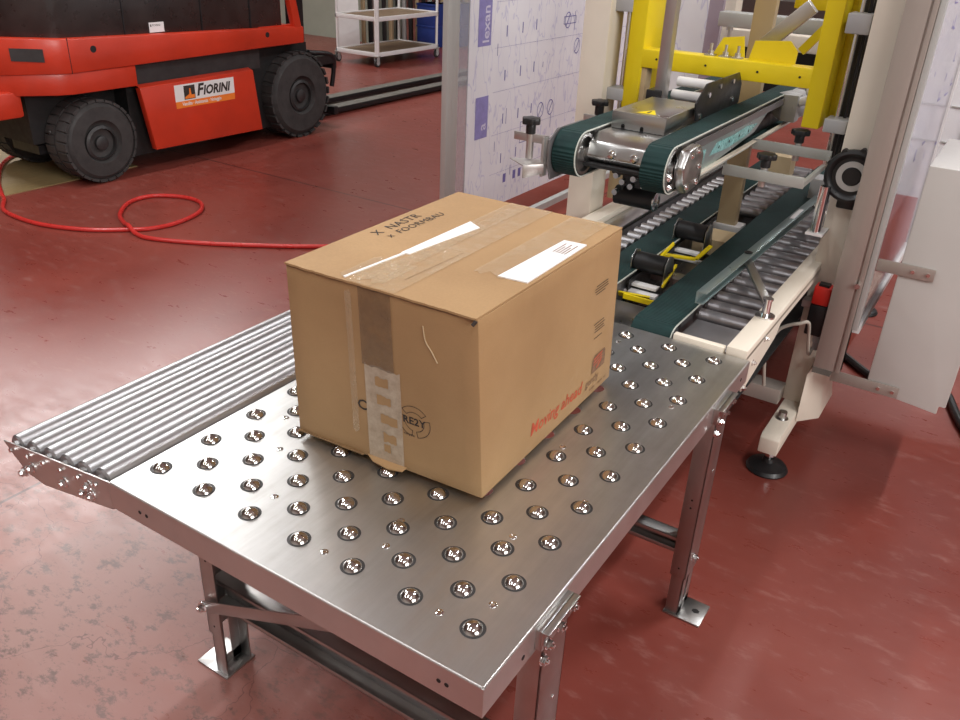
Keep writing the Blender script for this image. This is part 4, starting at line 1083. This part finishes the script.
# ------------------------------------------------------------------ trolley
tr = thing('service_trolley', 'white two-shelf steel trolley on castors standing behind the forklift', 'trolley', (-6.2, 8.4, 0))
TX0, TX1, TY0, TY1 = -6.52, -5.83, 7.87, 9.20
for z in (.150, .57):
    s_ = MB().b(TX0 + .02, TY0 + .02, z - .008, TX1 - .02, TY1 - .02, z + .008).put('shelf', 'shelf_wood', tr)
    MB().b(TX0, TY0, z - .03, TX1, TY0 + .025, z + .022).b(TX0, TY1 - .025, z - .03, TX1, TY1, z + .022).b(TX0, TY0, z - .03, TX0 + .025, TY1, z + .022).b(TX1 - .025, TY0, z - .03, TX1, TY1, z + .022).put('shelf_rim', 'white', s_, bevel=.004)
for x, y in ((TX0 + .02, TY0 + .02), (TX1 - .02, TY0 + .02), (TX0 + .02, TY1 - .02), (TX1 - .02, TY1 - .02)):
    MB().c((x, y, .13), (x, y, 1.0), .030 if (x > -6 and y < 8) else .018, 16).put('post', 'white', tr)
    cs = MB().lathe((x - .015, y, .052), (1, 0, 0), [(.030, 0), (.050, .003), (.050, .030), (.030, .033)], 24).put('castor_wheel', 'rubber', tr)
    MB().c((x - .018, y, .052), (x + .022, y, .052), .030, 16).put('wheel_hub', 'greyplastic', cs)
    MB().b(x - .022, y - .03, .07, x - .018, y + .02, .13).b(x + .022, y - .03, .07, x + .026, y + .02, .13).b(x - .035, y - .035, .125, x + .035, y + .035, .135).put('castor_fork', 'anod_grey', cs)
MB().c((TX0 + .02, TY0 + .02, 1.0), (TX1 - .02, TY0 + .02, 1.0), .018).put('handle', 'white', tr)

# ------------------------------------------------------------------ things behind the trolley
rk = None
i = 0
for k in range(22):
    t = k / 21; x = -7.20 + .75 * t; y = 9.1 + 2.4 * t
    w = .035 + .02 * ((k * 7) % 3)
    o = MB().bar((x, y, 0), (x - .10, y + .06, 2.3), w, .05, (1, .3, 0)).put('leaning_profile', ['rim', 'anod_grey', 'blackmetal', 'cream_dark'][(k * 3) % 4], loc=(x, y, 0), bevel=.003)
    tag(o, 'narrow metal profile leaning upright behind the trolley', 'profile', 'metal profiles leaning behind the trolley')
for k, (y, z, x) in enumerate(((9.9, .12, -6.72), (10.3, .12, -6.55), (9.9, .85, -6.72), (10.3, .85, -6.55))):
    if z < .5: o = MB().b(x, y, .0, x + .34, y + .32, .30).b(x - .01, y - .01, .27, x + .35, y + .33, .30)
    else: o = MB().b(x, y, .301, x + .34, y + .32, .60).b(x - .01, y - .01, .57, x + .35, y + .33, .60).b(x - .003, y + .0, .35, x + .0, y + .32, .55)
    o = o.put('storage_crate', 'bluebin', loc=(x + .17, y + .16, 0 if z < .5 else .301), bevel=.008)
    tag(o, ['blue plastic crate on the floor behind the trolley, near one of two', 'blue plastic crate on the floor behind the trolley, far one of two', 'blue plastic crate stacked on top of the near floor crate', 'blue plastic crate stacked on top of the far floor crate'][k], 'crate', 'blue crates behind the trolley')
o = MB().prism([(-7.22, 8.72, 0), (-7.02, 8.95, 0), (-7.20, 9.08, 1.9), (-7.40, 8.85, 1.9)], (-.02, .015, 0)).put('white_board', 'white', loc=(-7.1, 8.8, 0))
tag(o, 'glossy white board leaning upright at the left end of the profiles', 'board')

# plywood sheet lying under the forklift tail
o = MB().prism([(-4.16, 1.20, 0), (-4.13, 2.98, 0), (-6.2, 3.1, 0), (-6.2, 1.2, 0)], (0, 0, .006)).put('plywood_sheet', 'plywood', loc=(-5, 2, 0))
tag(o, 'tan plywood sheet lying flat under the forklift tail', 'sheet')

# ------------------------------------------------------------------ cables on the floor at the right
o = MB().t([(.55, 3.3, .018), (.72, 3.12, .018), (.877, 2.97, .018), (1.02, 2.83, .018), (1.12, 2.80, .018), (1.2, 2.85, .018), (1.28, 2.86, .018), (1.33, 2.84, .018), (1.41, 2.60, .018), (1.6, 2.2, .018), (1.9, 1.9, .018)], .017, 10, 8).put('power_cable', 'black', loc=(1.2, 2.8, 0))
tag(o, 'thick black power cable running on the floor behind the grey cabinet', 'cable')
o = MB().lathe((.835, 3.05, 0), (0, 0, 1), [(.05, 0), (.052, .01), (.04, .03), (.015, .04)], 24).put('rubber_foot', 'black', loc=(.835, 3.05, 0)) if False else None

# ------------------------------------------------------------------ camera
cam = bpy.data.cameras.new('camera'); co_ = bpy.data.objects.new('camera', cam); COL.objects.link(co_); sc.camera = co_
F_PX = 841.688
cam.sensor_fit = 'HORIZONTAL'; cam.sensor_width = 36.; cam.lens = F_PX / 960 * 36.; cam.clip_start = .05; cam.clip_end = 100
R3 = [(.83903695, .54249673, .04140411), (.28253694, -.3694124, -.88527247), (-.46496223, .75447451, -.46322602)]
Mx = Matrix(((R3[0][0], -R3[1][0], -R3[2][0], 1.28293), (R3[0][1], -R3[1][1], -R3[2][1], -.86213), (R3[0][2], -R3[1][2], -R3[2][2], 1.71772), (0, 0, 0, 1)))
co_.matrix_world = Mx

# ------------------------------------------------------------------ light
def area(name, loc, target, sx, sy, power, col=(1, 1, 1)):
    l = bpy.data.lights.new(name, 'AREA'); l.shape = 'RECTANGLE'; l.size = sx; l.size_y = sy; l.energy = power; l.color = col
    o = bpy.data.objects.new(name, l); COL.objects.link(o); o.location = loc
    d = (Vector(target) - Vector(loc)).normalized(); o.rotation_euler = d.to_track_quat('-Z', 'Y').to_euler(); return o
# tall factory window high on the far left wall, then a fill light added on the right
area('window_and_fill_light', (-9.5, 5.6, 6.4), (0, .5, .7), 4.4, 2.6, 560, (1., .98, .96))
area('window_and_fill_light', (8.5, -1.8, 4.4), (.6, 1.6, .5), 5.0, 3.0, 480, (1., .98, .96))  # added fill to brighten right and near faces, no real window
# rows of strip lamps under the ceiling
for x, y, p in ((-3.8, .4, 190), (2.9, 4.4, 230), (1.0, 9.0, 190), (-8.5, 11, 230), (-.4, -2.6, 70), (3.0, -2.4, 110), (-3.8, -4., 70)):
    area('strip_lamp', (x, y, 6.2), (x, y, 0), .22, 3.0, p, (.98, .99, 1.))
w = bpy.data.worlds.new('world'); sc.world = w; w.use_nodes = True
w.node_tree.nodes['Background'].inputs['Color'].default_value = (.9, .92, 1., 1); w.node_tree.nodes['Background'].inputs['Strength'].default_value = .3
vs_ = sc.view_settings; vs_.view_transform = 'Standard'; vs_.look = 'None'; vs_.gamma = 1; vs_.exposure = .08
try: vs_.use_curve_mapping = False
except Exception: pass
